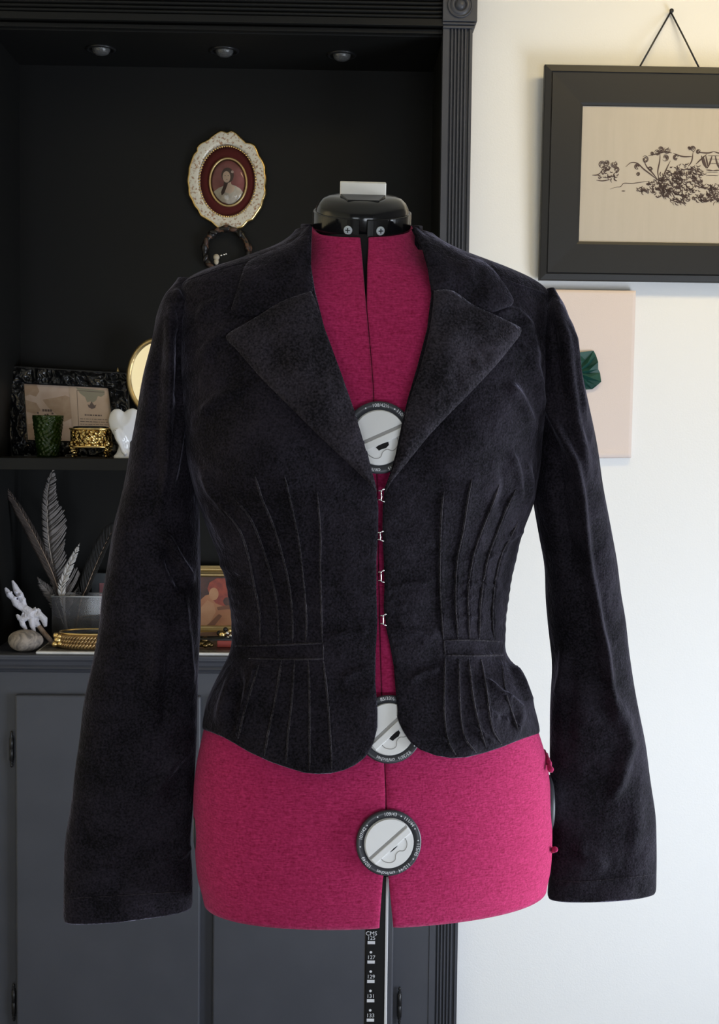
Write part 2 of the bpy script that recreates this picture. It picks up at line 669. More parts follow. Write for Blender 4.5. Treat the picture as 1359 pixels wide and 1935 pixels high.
def dial(m4, ang, texts, dots, hole=True, r=0.0312, parent=form):
    ri = r * 0.80
    bm = bmesh.new()
    lathe(bm, [(r * 0.9, -0.006), (r * 0.985, -0.004), (r, 0.0005), (r * 0.985, 0.0022), (r * 0.95, 0.0028), (ri * 1.04, 0.0028), (ri * 1.0, 0.0012), (ri * 0.9, 0.0)], 72)
    ring = bmobj('adjustment_dial', bm, M_dialring, parent, True, mat=m4)
    ring['label'] = 'dark grey numbered ring of an adjustment dial'
    rot = m4 @ Matrix.Rotation(ang, 4, 'Z')
    bm = bmesh.new()
    rk = ri * 0.955
    lathe(bm, [(rk, -0.002), (rk, 0.0014), (rk * 0.975, 0.0026), (0.0001, 0.0026)], 72)
    k = bmobj('knob', bm, M_dial, ring, False, mat=rot, bevel=0.0003)
    # upper half of the knob stands one step higher, a grey slot beside its straight edge
    bm = bmesh.new()
    a0 = math.asin(0.14)
    pts = [(rk * 0.97 * math.cos(a), rk * 0.97 * math.sin(a)) for a in np.linspace(a0, PI - a0, 40)]
    lo = [bm.verts.new((x, y, 0.0022)) for x, y in pts]
    hi = [bm.verts.new((x, y, 0.0042)) for x, y in pts]
    bm.faces.new(hi)
    for i in range(len(pts)):
        j = (i + 1) % len(pts)
        bm.faces.new((lo[i], lo[j], hi[j], hi[i]))
    bmobj('raised_half', bm, M_dial, ring, False, mat=rot, bevel=0.0004)
    w = math.sqrt(max(0, (rk * 0.97) ** 2 - (rk * 0.08) ** 2))
    bmobj('slot', BM((-w, w, rk * 0.02, rk * 0.14, 0.0022, 0.0029)), M_dialgrey, ring, mat=rot)
    bmobj('grip_bar', BM((-w * 0.98, w * 0.98, -rk * 0.24, rk * 0.02, 0.0022, 0.0044)), M_dial, ring, mat=rot, bevel=0.0006)
    # finger pocket outline below the bar
    q = [(-0.62, -0.26), (-0.60, -0.42), (-0.44, -0.62), (-0.24, -0.66), (-0.08, -0.52), (0.10, -0.50), (0.26, -0.62), (0.46, -0.56), (0.58, -0.40), (0.60, -0.26)]
    q = smooth_poly(q, 0.05)
    bm = bmesh.new()
    tube(bm, [(x * rk, y * rk, 0.0026) for x, y in q], 0.00045, 6)
    bmobj('pocket_rim', bm, M_dialgrey, ring, True, mat=rot)
    bm = bmesh.new()
    if hole:
        a = [(-0.26, -0.27), (-0.12, -0.24), (0.06, -0.24), (0.24, -0.27), (0.22, -0.38), (0.08, -0.44), (-0.06, -0.42), (-0.2, -0.42)]
    else:
        a = [(-0.2, -0.29), (0.0, -0.265), (0.2, -0.29), (0.1, -0.31), (0.0, -0.315), (-0.1, -0.31)]
    v0 = [bm.verts.new((x * rk, y * rk, 0.0020)) for x, y in a]
    v1 = [bm.verts.new((x * rk, y * rk, 0.0029)) for x, y in a]
    bm.faces.new(v1)
    for i in range(len(a)):
        j = (i + 1) % len(a)
        bm.faces.new((v0[i], v0[j], v1[j], v1[i]))
    bmobj('key_hole', bm, M_void, ring, mat=rot)
    # printed scale around the ring
    V, F = [], []
    rm = (r * 0.955 + ri * 1.03) / 2
    for s, deg in texts:
        vs, fs = text_mesh(s, 0.0047)
        b0 = len(V)
        a = math.radians(deg)
        for v in vs:
            # bend every glyph around the ring, reading clockwise with its feet towards the centre
            aa = a - v.x / rm
            rr = rm + v.y
            V.append((rr * math.cos(aa), rr * math.sin(aa), 0.0031))
        F += [tuple(i + b0 for i in f) for f in fs]
    for deg in dots:
        b0 = len(V)
        a = math.radians(deg)
        for k in range(8):
            V.append((rm * math.cos(a) + 0.00075 * math.cos(k * PI / 4), rm * math.sin(a) + 0.00075 * math.sin(k * PI / 4), 0.0031))
        F.append(tuple(range(b0, b0 + 8)))
    o = mesh('printed_scale', V, F, M_print, ring, False)
    o.data.transform(m4)
    return ring


dial(frame_at(714, 827, 0.006), math.radians(24), [('108/42½', 88), ('110/43½', 42), ('114/45', -62), ('cm/inches', -105), ('102/40', 150)],
     [116, 62, 20, -10, -35, 180], True, 0.0345)
dial(frame_at(733, 1378, 0.006), math.radians(40), [('85/33½', 92), ('93/36½', -62), ('cm/inches', -100), ('91/35½', -10), ('83/32½', 140)],
     [65, -35, 30, 170], True, 0.0330)
dial(frame_at(733, 1590, 0.005), math.radians(40), [('109/43', 88), ('111/44', 47), ('115/45', -14), ('112/44', -58), ('cm/inches', -97), ('102/40', -142), ('107/42', 158)],
     [66, 114, 28, 4, -34, 140, 184, 206], False, 0.0320)

# side dials, only their rims show past the hips
for sg, py in ((-1, 1545), (1, 1528)):
    zz = form_body.z_at(py)
    cx, w, bf, bb, yc = [float(v) for v in form_body.get(zz)]
    m4 = Matrix.Translation((cx + sg * (w - (0.0035 if sg > 0 else 0.0065)), yc + SHEAR * sg * w, zz)) @ Matrix.Rotation(sg * PI / 2, 4, 'Y')
    bm = bmesh.new()
    lathe(bm, [(0.030, -0.006), (0.030, 0.003), (0.026, 0.0045), (0.0255, 0.002)], 48)
    rg = bmobj('adjustment_dial', bm, M_dialring, form, True, mat=m4)
    bm = bmesh.new()
    lathe(bm, [(0.0245, -0.004), (0.0245, 0.004), (0.02, 0.0055), (0.0001, 0.0055)], 48)
    bmobj('knob', bm, M_dial, rg, True, mat=m4)
for py in (1455, 1588):      # cloth edges gathered around the side dial
    zz = form_body.z_at(py)
    cx, w, bf, bb, yc = [float(v) for v in form_body.get(zz)]
    bm = bmesh.new()
    pts = []
    for k in range(26):
        a = k / 25 * PI * 0.8 - PI * 0.4
        pts.append((cx + w - 0.0022 + 0.0006 * math.sin(k * 1.7), yc + SHEAR * w + 0.040 * math.sin(a), zz + 0.012 * math.cos(a) * (1 if py < 1500 else -1)))
    tube(bm, pts, [0.0028 + 0.0005 * math.sin(k * 1.3) for k in range(26)], 8)
    bmobj('gathered_edge', bm, M_felt, form, True)

# neck: split black band, domed cap, clip
nc = at(684, 420, YC)
NM = Matrix.Translation(Vector(nc)) @ Matrix.Rotation(0.012, 4, 'Y') @ Matrix.Rotation(TILT, 4, 'X')


def arc_band(r0, r1, z0, z1, a0, a1, n=48, flare=0.0):
    bm = bmesh.new()
    rings = []
    for k in range(n + 1):
        a = a0 + (a1 - a0) * k / n
        c, s = math.cos(a), math.sin(a)
        rings.append([bm.verts.new((r * c, r * s, z)) for r, z in ((r1 + flare, z0), (r1, z1), (r0, z1), (r0, z0))])
    for a, b in zip(rings, rings[1:]):
        for k in range(4):
            bm.faces.new((a[k], b[k], b[(k + 1) % 4], a[(k + 1) % 4]))
    bm.faces.new(rings[0][::-1])
    bm.faces.new(rings[-1])
    return bm


g = 0.075
M_zinc = mat('zinc', (0.62, 0.68, 0.72), 0.45, 0.25)
for a0, a1 in ((-PI / 2 - g + 0.01 - PI + 2 * g, -PI / 2 - g + 0.01), (-PI / 2 + g + 0.01, PI / 2 - g)):
    bmobj('neck_band', arc_band(0.047, 0.0503, -0.011, 0.011, a0, a1, 48), M_plastic, form, False, bevel=0.0008, mat=NM)
bm = bmesh.new()
cap_prof = [(0.046, -0.012), (0.0475, 0.004), (0.0478, 0.010), (0.0470, 0.0145), (0.0445, 0.0195), (0.040, 0.0238), (0.034, 0.0262), (0.026, 0.0272), (0.0001, 0.0275)]
lathe(bm, cap_prof, 64)
cap = bmobj('neck_cap', bm, M_plastic, form, True, mat=NM)
# sloping facet and clip on the cap
bm = bmesh.new()
q = [(-0.0235, -0.012), (0.0235, -0.012), (0.016, -0.032), (-0.016, -0.032)]
lo = [bm.verts.new((x, y, 0.020)) for x, y in q]
hi = [bm.verts.new((x * 0.98, y, z)) for (x, y), z in zip(q, (0.0300, 0.0300, 0.0272, 0.0272))]
bm.faces.new(hi)
bm.faces.new(lo[::-1])
for i in range(4):
    j = (i + 1) % 4
    bm.faces.new((lo[i], lo[j], hi[j], hi[i]))
bmobj('cap_facet', bm, M_plastic, form, bevel=0.0008, mat=NM)
bm = BM((-0.0232, 0.0232, -0.012, -0.004, 0.026, 0.0415))
o = bmobj('cap_clip', bm, M_clip, form, bevel=0.001, mat=NM)
o['label'] = 'cream plastic clip standing on the black cap'
for a in (-PI / 2 - 0.29, -PI / 2 + 0.36):
    m = NM @ Matrix.Rotation(a, 4, 'Z') @ Matrix.Translation((0.0503, 0, 0.0)) @ Matrix.Rotation(PI / 2, 4, 'Y')
    bm = bmesh.new()
    lathe(bm, [(0.0044, -0.001), (0.0044, 0.0005), (0.0038, 0.0010), (0.0001, 0.0011)], 24)
    s = bmobj('screw', bm, M_zinc, form, False, mat=m)
    bm = BM((-0.0024, 0.0024, -0.0005, 0.0005, 0.0009, 0.0015), (-0.0005, 0.0005, -0.0024, 0.0024, 0.0009, 0.00151))
    bmobj('screw_slot', bm, M_black, s, mat=m)

# pole with printed height scale, foot on the floor
pl, pr = at(689, 1800, YC), at(727.5, 1800, YC)
px0, px1 = float(pl[0]), float(pr[0])
ptop = form_body.z_at(1500)
bmobj('pole', BM((px0, px1, YC - 0.011, YC + 0.011, 0.03, ptop)), M_plastic, form, bevel=0.0015)
M_enamel = mat('white_trim', (0.8, 0.8, 0.82), 0.35)
bmobj('pole_trim', BM((px1 - 0.0004, px1 + 0.0024, YC - 0.0112, YC + 0.010, 0.03, ptop)), M_enamel, form, bevel=0.0004)
V, F = [], []


def put(vs, fs, cx, cz):
    b0 = len(V)
    V.extend([(cx + v[0], YC - 0.0114, cz + v[1]) for v in vs])
    F.extend([tuple(i + b0 for i in f) for f in fs])


def rect(w, h):
    return [(-w / 2, -h / 2), (w / 2, -h / 2), (w / 2, h / 2), (-w / 2, h / 2)], [(0, 1, 2, 3)]


pcx = px0 + 0.0067
yy = 1765
for i, s in enumerate(('125', '127', '129', '131', '133', '135')):
    zc = lambda y: float(at(700, y, YC - 0.011)[2])
    y0 = 1781 + i * 36.6
    if i == 0:
        vs, fs = text_mesh('CMS', 0.0062)
        put(vs, fs, pcx, zc(y0 - 17))
    else:
        put([(0.0014 * math.cos(k * PI / 6), 0.0014 * math.sin(k * PI / 6)) for k in range(12)], [tuple(range(12))], pcx - 0.0003, zc(y0 - 18.5))
    vs, fs = text_mesh(s, 0.0058)
    put(vs, fs, pcx, zc(y0 - 8.5))
    put(*rect(0.0078, 0.0033), pcx, zc(y0))
mesh('pole_scale', V, F, M_print, form, False)
bm = bmesh.new()
lathe(bm, [(0.03, 0.02), (0.03, 0.07), (0.02, 0.09)], 24, (px0 + 0.011, YC, 0))
bmobj('stand_hub', bm, M_black, form, True)
for k in range(4):
    a = k * PI / 2 + PI / 4
    bm = bmesh.new()
    c = (px0 + 0.011, YC)
    tube(bm, [(c[0] + 0.02 * math.cos(a), c[1] + 0.02 * math.sin(a), 0.06), (c[0] + 0.15 * math.cos(a), c[1] + 0.15 * math.sin(a), 0.03),
              (c[0] + 0.26 * math.cos(a), c[1] + 0.26 * math.sin(a), 0.011)], [0.012, 0.011, 0.010], 12)
    bmobj('leg', bm, M_black, form, True)

# ------------------------------------------------------------------ velvet jacket
JK_L = [(562, 440), (553, 452), (512, 470), (470, 488), (400, 506), (352, 522), (338, 545), (338, 600), (342, 700), (346, 800), (356, 880),
        (374, 945), (390, 990), (408, 1030), (420, 1065), (430, 1105), (436, 1145), (439, 1185), (440, 1210), (436, 1232), (424, 1255), (410, 1280),
        (398, 1305), (389, 1330), (384, 1355), (383, 1385), (383, 1470)]
JK_R = [(806, 440), (816, 452), (850, 468), (905, 488), (950, 506), (1010, 527), (1038, 545), (1040, 600), (1036, 700), (1030, 800), (1018, 880),
        (1008, 945), (989, 990), (980, 1020), (970, 1065), (962, 1105), (957, 1145), (952, 1185), (954, 1205), (951, 1220), (954, 1238), (972, 1255),
        (990, 1278), (1000, 1300), (1007, 1330), (1014, 1355), (1019, 1385), (1022, 1470)]
JK_ROWS = [(440, .060, .062), (470, .064, .068), (500, .068, .075), (530, .074, .082), (600, .092, .095), (700, .108, .102), (800, .117, .102),
           (880, .117, .102), (950, .111, .098), (1060, .100, .090), (1180, .092, .088), (1235, .094, .092), (1300, .108, .105), (1385, .122, .118), (1470, .126, .122)]


def gb(px, py, sx, sz, a):
    p = at(px, py, YC - 0.1)
    return (float(p[0]), float(p[2]), sx, sz, a)


jk = Loft(JK_L, JK_R, JK_ROWS, p=2.35, bumps=(gb(500, 850, .055, .062, .012), gb(905, 850, .055, .062, .012)))
jacket = thing('velvet_jacket', 'black velvet peplum jacket with wide notched lapels, hooked shut on the magenta dress form', 'jacket', (AX, YC, float(at(700, 1460, YC)[2])))

OPEN_L = [(588, 430), (588, 500), (596, 550), (614, 620), (644, 700), (672, 780), (694, 850), (706, 900), (712, 930), (716, 960), (715, 1010), (712, 1060),
          (712, 1120), (714, 1175), (711, 1230), (710, 1290), (714, 1340), (714, 1480)]
OPEN_R = [(778, 430), (800, 470), (812, 520), (816, 555), (808, 620), (790, 690), (772, 750), (760, 800), (748, 860), (736, 900), (727, 925), (724, 960),
          (723, 1010), (726, 1060), (727, 1110), (726, 1150), (731, 1190), (739, 1225), (745, 1260), (748, 1300), (752, 1340), (753, 1480)]
HEM_L = [(714, 1376), (709, 1398), (701, 1416), (690, 1432), (672, 1446), (650, 1456), (625, 1462), (600, 1463), (575, 1461), (545, 1452), (510, 1440), (470, 1422),
         (445, 1407), (420, 1393), (395, 1383), (380, 1378)]
HEM_R = [(752, 1352), (756, 1368), (764, 1384), (776, 1402), (796, 1417), (825, 1428), (855, 1433), (885, 1431), (920, 1422), (955, 1410), (990, 1396), (1020, 1386)]

TUCK_L = [[(415, 954), (451, 999), (469, 1050), (481, 1110), (490, 1155), (492, 1216)],
          [(445, 945), (472, 978), (496, 1035), (514, 1095), (524, 1149), (527, 1216)],
          [(482, 900), (496, 945), (514, 987), (532, 1044), (547, 1110), (553, 1170), (553, 1215)],
          [(538, 900), (553, 966), (565, 1026), (574, 1104), (579, 1164), (578, 1215)],
          [(599, 930), (603, 970), (606, 1020), (605, 1068), (607, 1140), (609, 1214)]]
TUCK_R = [[(840, 928), (836, 950), (832, 1030), (832, 1120), (838, 1208)],
          [(892, 905), (886, 935), (876, 1000), (864, 1060), (861, 1135), (866, 1209)],
          [(944, 915), (934, 945), (912, 1000), (894, 1054), (885, 1120), (888, 1209)],
          [(975, 925), (960, 955), (942, 1000), (921, 1060), (909, 1135), (906, 1208)],
          [(980, 985), (962, 1020), (948, 1048), (935, 1105), (931, 1165), (934, 1208)]]
PEP_L = [[(466, 1250), (469, 1305), (459, 1355), (447, 1400)],
         [(490, 1256), (474, 1305), (460, 1352), (450, 1396)],
         [(532, 1248), (521, 1320), (508, 1380), (500, 1428)],
         [(557, 1248), (551, 1329), (545, 1385), (541, 1443)],
         [(583, 1248), (585, 1320), (585, 1390), (585, 1456)],
         [(611, 1248), (619, 1320), (624, 1390), (627, 1456)]]
PEP_R = [[(841, 1242), (840, 1345), (847, 1400), (862, 1427)],
         [(867, 1245), (870, 1345), (879, 1394), (900, 1422)],
         [(886, 1245), (894, 1315), (906, 1372), (919, 1414)],
         [(909, 1245), (919, 1300), (930, 1375), (949, 1408)],
         [(947, 1247), (957, 1312), (981, 1384)]]
BAND = [[(444, 1221), (520, 1219), (610, 1215)], [(470, 1244), (540, 1246), (610, 1245)], [(838, 1210), (900, 1210), (954, 1213)], [(841, 1238), (900, 1239), (952, 1238)]]
BANDV = [[(610, 1212), (611, 1247)], [(839, 1208), (841, 1240)]]

j_steps = [(q, 9, 0.0013) for q in TUCK_L[:4]] + [(TUCK_L[4], 6, 0.0010)]
j_steps += [(q[::-1], 9, 0.0015) for q in TUCK_R]
j_steps += [(q[::-1], 10, 0.0016) for q in PEP_L[2:]] + [(q, 10, 0.0016) for q in PEP_R]
j_steps += [(PEP_L[1][::-1], 26, 0.0065)]
j_ridges = [(BAND[0], 3, 0.0012), (BAND[1], 3, 0.0012), (BAND[2], 3, 0.0014), (BAND[3], 3, 0.0014),
            ([(455, 1232), (530, 1232), (605, 1230)], 7, -0.0012), ([(845, 1224), (900, 1224), (950, 1225)], 7, -0.0012),
            ([(452, 1262), (446, 1320), (434, 1395)], 10, -0.005), ([(440, 1270), (425, 1320), (412, 1370)], 9, 0.003),
            # creases across the body
            ([(620, 1200), (660, 1192), (700, 1196)], 7, 0.0018), ([(735, 1182), (770, 1192), (835, 1200)], 7, 0.0024), ([(750, 1160), (765, 1186), (800, 1194)], 4, 0.0015),
            ([(735, 1000), (790, 1022), (830, 1030)], 8, 0.0018), ([(740, 1105), (790, 1100), (830, 1098)], 6, 0.0014), ([(860, 1105), (900, 1100), (950, 1112)], 5, 0.0012),
            ([(850, 1165), (900, 1166), (950, 1176)], 5, 0.0014), ([(850, 1130), (900, 1128), (950, 1140)], 4, 0.0009), ([(845, 1065), (900, 1058), (960, 1040)], 5, 0.0011),
            ([(950, 1020), (975, 1008), (990, 1002)], 5, 0.0022), ([(460, 1180), (480, 1178), (500, 1188)], 6, 0.0016), ([(445, 1150), (480, 1160), (495, 1172)], 5, 0.0012),
            ([(970, 640), (1000, 670), (1016, 720), (1024, 790)], 9, 0.0040), ([(985, 600), (1005, 640), (1012, 690)], 9, 0.003), ([(935, 585), (975, 590), (1012, 625)], 8, 0.003),
            ([(960, 720), (985, 760), (1010, 815)], 10, 0.0035), ([(965, 850), (975, 890), (985, 950)], 7, 0.0035), ([(992, 870), (1002, 910), (998, 950)], 6, 0.003),
            ([(950, 870), (955, 930), (940, 970)], 9, -0.0025),
            ([(372, 690), (400, 650), (450, 610)], 12, 0.003), ([(372, 790), (410, 755), (470, 730)], 10, 0.0035), ([(368, 610), (390, 580), (440, 560)], 10, 0.0025),
            ([(380, 880), (400, 930), (440, 975)], 9, 0.003), ([(400, 1060), (430, 1075), (470, 1085)], 8, 0.0018),
            ([(600, 880), (640, 930), (690, 960)], 12, 0.0015),
            ([(770, 1290), (800, 1270), (835, 1262)], 7, 0.0022), ([(640, 1290), (670, 1270), (705, 1262)], 8, 0.0018),
            ([(757, 1372), (790, 1386), (830, 1396), (860, 1410)], 6, 0.0026), ([(915, 1280), (945, 1310), (965, 1320), (985, 1340)], 5, 0.0035),
            ([(965, 1250), (985, 1290), (1005, 1340)], 7, 0.004), ([(940, 1355), (965, 1350), (975, 1375)], 7, -0.003), ([(880, 1370), (915, 1390), (935, 1405)], 5, 0.0022),
            ([(890, 1340), (925, 1345), (950, 1360)], 6, 0.0016), ([(975, 1395), (985, 1350), (980, 1320)], 6, 0.002)]


def jfold(px, py):
    D = 1.45 * fold_field(px, py, j_ridges, j_steps)
    lump = np.sin(px * 0.031 + 2 * np.sin(py * 0.021)) * np.sin(py * 0.043 + px * 0.017 + 1.3 * np.sin(px * 0.023))
    D = D + 0.0006 * lump
    w = np.exp(-((py - 1130) / 90) ** 2)
    D = D + 0.0004 * w * np.sin(py * 0.33 + 2.2 * np.sin(px * 0.05))
    return D


NR, NCJ = 340, 720
zt, zb = jk.z_at(444), jk.z_at(1470)
zw = jk.z_at(1225)
n1 = int(NR * 0.76)
zrow = np.r_[zt + (zw - zt) * np.linspace(0, 1, n1, endpoint=False) ** 1.15, np.linspace(zw, zb, NR - n1)]
c = np.linspace(0, 1, NCJ)
# columns crowd on the two front halves
c = c + 0.085 * np.sin(4 * PI * c) * 0.8 + 0.0
c = (c - c[0]) / (c[-1] - c[0])
c = np.clip(c, 0, 1)
c = np.where(c < 0.5, 0.5 * (2 * c) ** 1.12, 1 - 0.5 * (2 - 2 * c) ** 1.12)


def j_theta(z2):
    """angle for each grid point of the open shell, from the left front edge round the back to the right one"""
    zs = np.linspace(zt, zb, 400)
    tl = jk.theta_at(OPEN_L, zs, -0.9, 0.6)
    tr = jk.theta_at(OPEN_R, zs, -0.6, 0.9)
    a = np.interp(z2, zs[::-1], tl[::-1])
    b = np.interp(z2, zs[::-1], tr[::-1])
    return a + (b - 2 * PI - a) * c[None, :]


HL, HR = np.array(sorted(HEM_L)), np.array(sorted(HEM_R))
Z = np.repeat(zrow[:, None], NCJ, 1)
zhem = np.full(NCJ, jk.z_at(1390))
for _ in range(14):
    th = j_theta(np.repeat(zhem[None, :], 2, 0))[0]
    P = jk.surf(th, zhem)
    px, py = proj(P)
    frontish = np.cos(th) > -0.02
    left = np.sin(th) < np.sin((j_theta(np.full((1, NCJ), zb))[0][0] + j_theta(np.full((1, NCJ), zb))[0][-1]) / 2)
    tgt = np.where(c < 0.5, np.interp(px, HL[:, 0], HL[:, 1]), np.interp(px, HR[:, 0], HR[:, 1]))
    zn = zhem - (tgt - py) * P[:, 1] / FPX * 0.7
    zhem = np.where(frontish, zn, jk.z_at(1372))
k = np.ones(5) / 5
body_mask = Z < zw
s = np.clip((zw - Z) / (zw - zb), 0, 1)
Zh = np.where(body_mask, zw + (zhem[None, :] - zw) * s, Z)
TH = j_theta(Zh)
P = jk.surf(TH, Zh)
n = outward(P, grid_normals(P), np.array((AX, YC, 0)))
px, py = proj(P)
fr = np.clip(-n[..., 1] * 3 + 0.3, 0, 1)
P = P + n * (jfold(px, py) * fr)[..., None]
edge = np.exp(-np.minimum(np.arange(NCJ), NCJ - 1 - np.arange(NCJ)) / 1.2)[None, :] * 0.0018 + np.exp(-(NR - 1 - np.arange(NR)) / 1.2)[:, None] * 0.0018
P = P - n * edge[..., None]
f = grid_faces(NR, NCJ, flip=True)
shell = mesh('jacket_body', P.reshape(-1, 3), f, M_velvet, jacket)
orient(shell, AX, YC)
so = shell.modifiers.new('cloth', 'SOLIDIFY')
so.thickness = 0.0028
so.offset = -1


def cord(name, poly, loft, fold, r, m, off=0.0, parent=None, label=None, step=5):
    q = smooth_poly(poly, step) if len(poly) > 2 else resample(poly, step)
    D = fold(q[:, 0], q[:, 1])
    P = loft.pix(q[:, 0], q[:, 1], D + off)
    rr = np.full(len(q), r)
    e = min(4, len(q) // 2)
    rr[:e] *= np.linspace(0.3, 1, e)
    rr[-e:] *= np.linspace(1, 0.3, e)
    bm = bmesh.new()
    tube(bm, P, list(rr), 6)
    return bmobj(name, bm, m, parent, True)


for q in TUCK_L + TUCK_R + PEP_L[2:] + PEP_R:
    cord('pintuck', q, jk, jfold, 0.0010, M_cord, 0.0003, jacket)
cord('pintuck', PEP_L[1], jk, jfold, 0.0010, M_cord, 0.0000, jacket)
for q in BAND:
    cord('waistband_seam', q, jk, jfold, 0.0009, M_cord, 0.0002, jacket)
for q in BANDV:
    cord('waistband_seam', q, jk, jfold, 0.0009, M_cord, 0.0002, jacket)

# shoulder seams
for q in ([(470, 494), (420, 508), (352, 530)], [(930, 520), (985, 540), (1034, 556)]):
    cord('shoulder_seam', q, jk, jfold, 0.0010, M_velvet, 0.0, jacket)

# collar and lapels
LAPEL_L = smooth_poly([(588, 550), (556, 560), (527, 572), (477, 603), (440, 624), (428, 634), (429, 643), (450, 664), (497, 718), (548, 769), (598, 819), (649, 867),
                       (680, 896), (712, 930)], 5).tolist() + smooth_poly([(711, 918), (700, 880), (686, 830), (668, 772), (640, 692), (612, 616), (596, 566)], 5).tolist()
LAPEL_R = smooth_poly([(820, 548), (855, 549), (894, 575), (943, 598), (976, 614), (986, 622), (982, 635), (960, 663), (936, 692), (894, 737), (846, 786), (807, 828), (765, 880),
                       (742, 908), (729, 930)], 5).tolist() + smooth_poly([(730, 918), (748, 870), (760, 818), (772, 762), (795, 692), (812, 622), (819, 570)], 5).tolist()
COLLAR_L = smooth_poly([(587, 424), (576, 432), (568, 441), (555, 454), (520, 470), (477, 489), (463, 502), (450, 540), (439, 576), (437, 586), (450, 593), (483, 598)], 5).tolist() \
    + smooth_poly([(527, 576), (556, 564), (590, 553), (586, 500), (586, 450)], 5).tolist()
COLLAR_R = smooth_poly([(779, 427), (790, 431), (800, 440), (812, 448), (823, 451), (855, 468), (885, 484), (910, 491), (930, 506), (938, 515), (956, 540), (968, 560), (971, 570),
                        (966, 578), (933, 590)], 5).tolist() + smooth_poly([(894, 579), (855, 553), (818, 551), (806, 494), (792, 455)], 5).tolist()
wav = lambda px, py: 0.0012 * np.sin(px * 0.05 + py * 0.02) * np.sin(py * 0.035)
panel('collar', COLLAR_L, jk, M_velvet, jacket, 0.007, 0.004, 5, 0.003, 7, extra=wav)
panel('collar', COLLAR_R, jk, M_velvet, jacket, 0.007, 0.004, 5, 0.003, 7, extra=wav,
      ridges=[([(805, 460), (830, 500), (860, 545)], 14, 0.003), ([(870, 480), (905, 530), (930, 575)], 16, 0.003), ([(900, 500), (915, 560)], 8, -0.002)])
panel('lapel', LAPEL_L, jk, M_lapel_lit, jacket, 0.009, 0.004, 5, 0.0045, 9, extra=wav,
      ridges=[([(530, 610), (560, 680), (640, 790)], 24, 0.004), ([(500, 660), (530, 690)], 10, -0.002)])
panel('lapel', LAPEL_R, jk, M_lapel_lit, jacket, 0.010, 0.004, 5, 0.005, 9, extra=wav,
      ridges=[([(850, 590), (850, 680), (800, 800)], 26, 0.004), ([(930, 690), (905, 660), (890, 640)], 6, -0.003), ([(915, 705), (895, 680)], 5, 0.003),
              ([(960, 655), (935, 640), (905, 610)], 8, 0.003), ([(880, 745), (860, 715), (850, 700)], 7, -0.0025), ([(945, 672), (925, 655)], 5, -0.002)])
# stand of the collar behind the neck
cz = float(at(684, 452, YC)[2])
bm = arc_band(0.058, 0.0625, -0.012, 0.015, -0.42, PI + 0.42, 60)
bmobj('collar_stand', bm, M_velvet, jacket, True, bevel=0.001, mat=Matrix.Translation((float(nc[0]), YC + 0.004, cz)) @ Matrix.Rotation(0.16, 4, 'X'))

# hooks and eyes down the front
for i, (hx, hy, hh) in enumerate([(721, 936, 22), (719, 1013, 17), (720.5, 1089, 21), (724.5, 1171, 20)]):
    s = 1 / 1850.0
    o = jk.pix(np.array([float(hx)]), np.array([float(hy)]), 0.0035)[0]
    h = hh * s
    pts = [(0.0022, 0, h * 0.5), (0.0008, -0.0006, h * 0.46), (-0.0004, -0.0008, h * 0.36), (0.0, -0.0008, 0.1 * h), (0.0, -0.0008, -0.1 * h), (-0.0004, -0.0008, -h * 0.36),
           (0.0008, -0.0006, -h * 0.46), (0.0024, 0, -h * 0.5)]
    bm = bmesh.new()
    tube(bm, [Vector(o) + Vector(p) for p in pts], 0.00062, 8)
    for p in (pts[0], pts[2], pts[5], pts[7]):
        ell(bm, Vector(o) + Vector(p), (0.0010, 0.0008, 0.0009), None, 10, 6)
    for sg in (1, -1):
        tube(bm, [Vector(o) + Vector((-0.0035, 0.001, sg * h * 0.36)), Vector(o) + Vector((-0.0004, -0.0008, sg * h * 0.36))], 0.0006, 8)
    hk = bmobj('hook', bm, M_silver, jacket, True)
    if i == 0:
        hk['label'] = 'silver wire hook and eye'
for hk in [o for o in jacket.children if o.name.startswith('hook')]:
    hk['label'] = 'silver wire hook and eye'


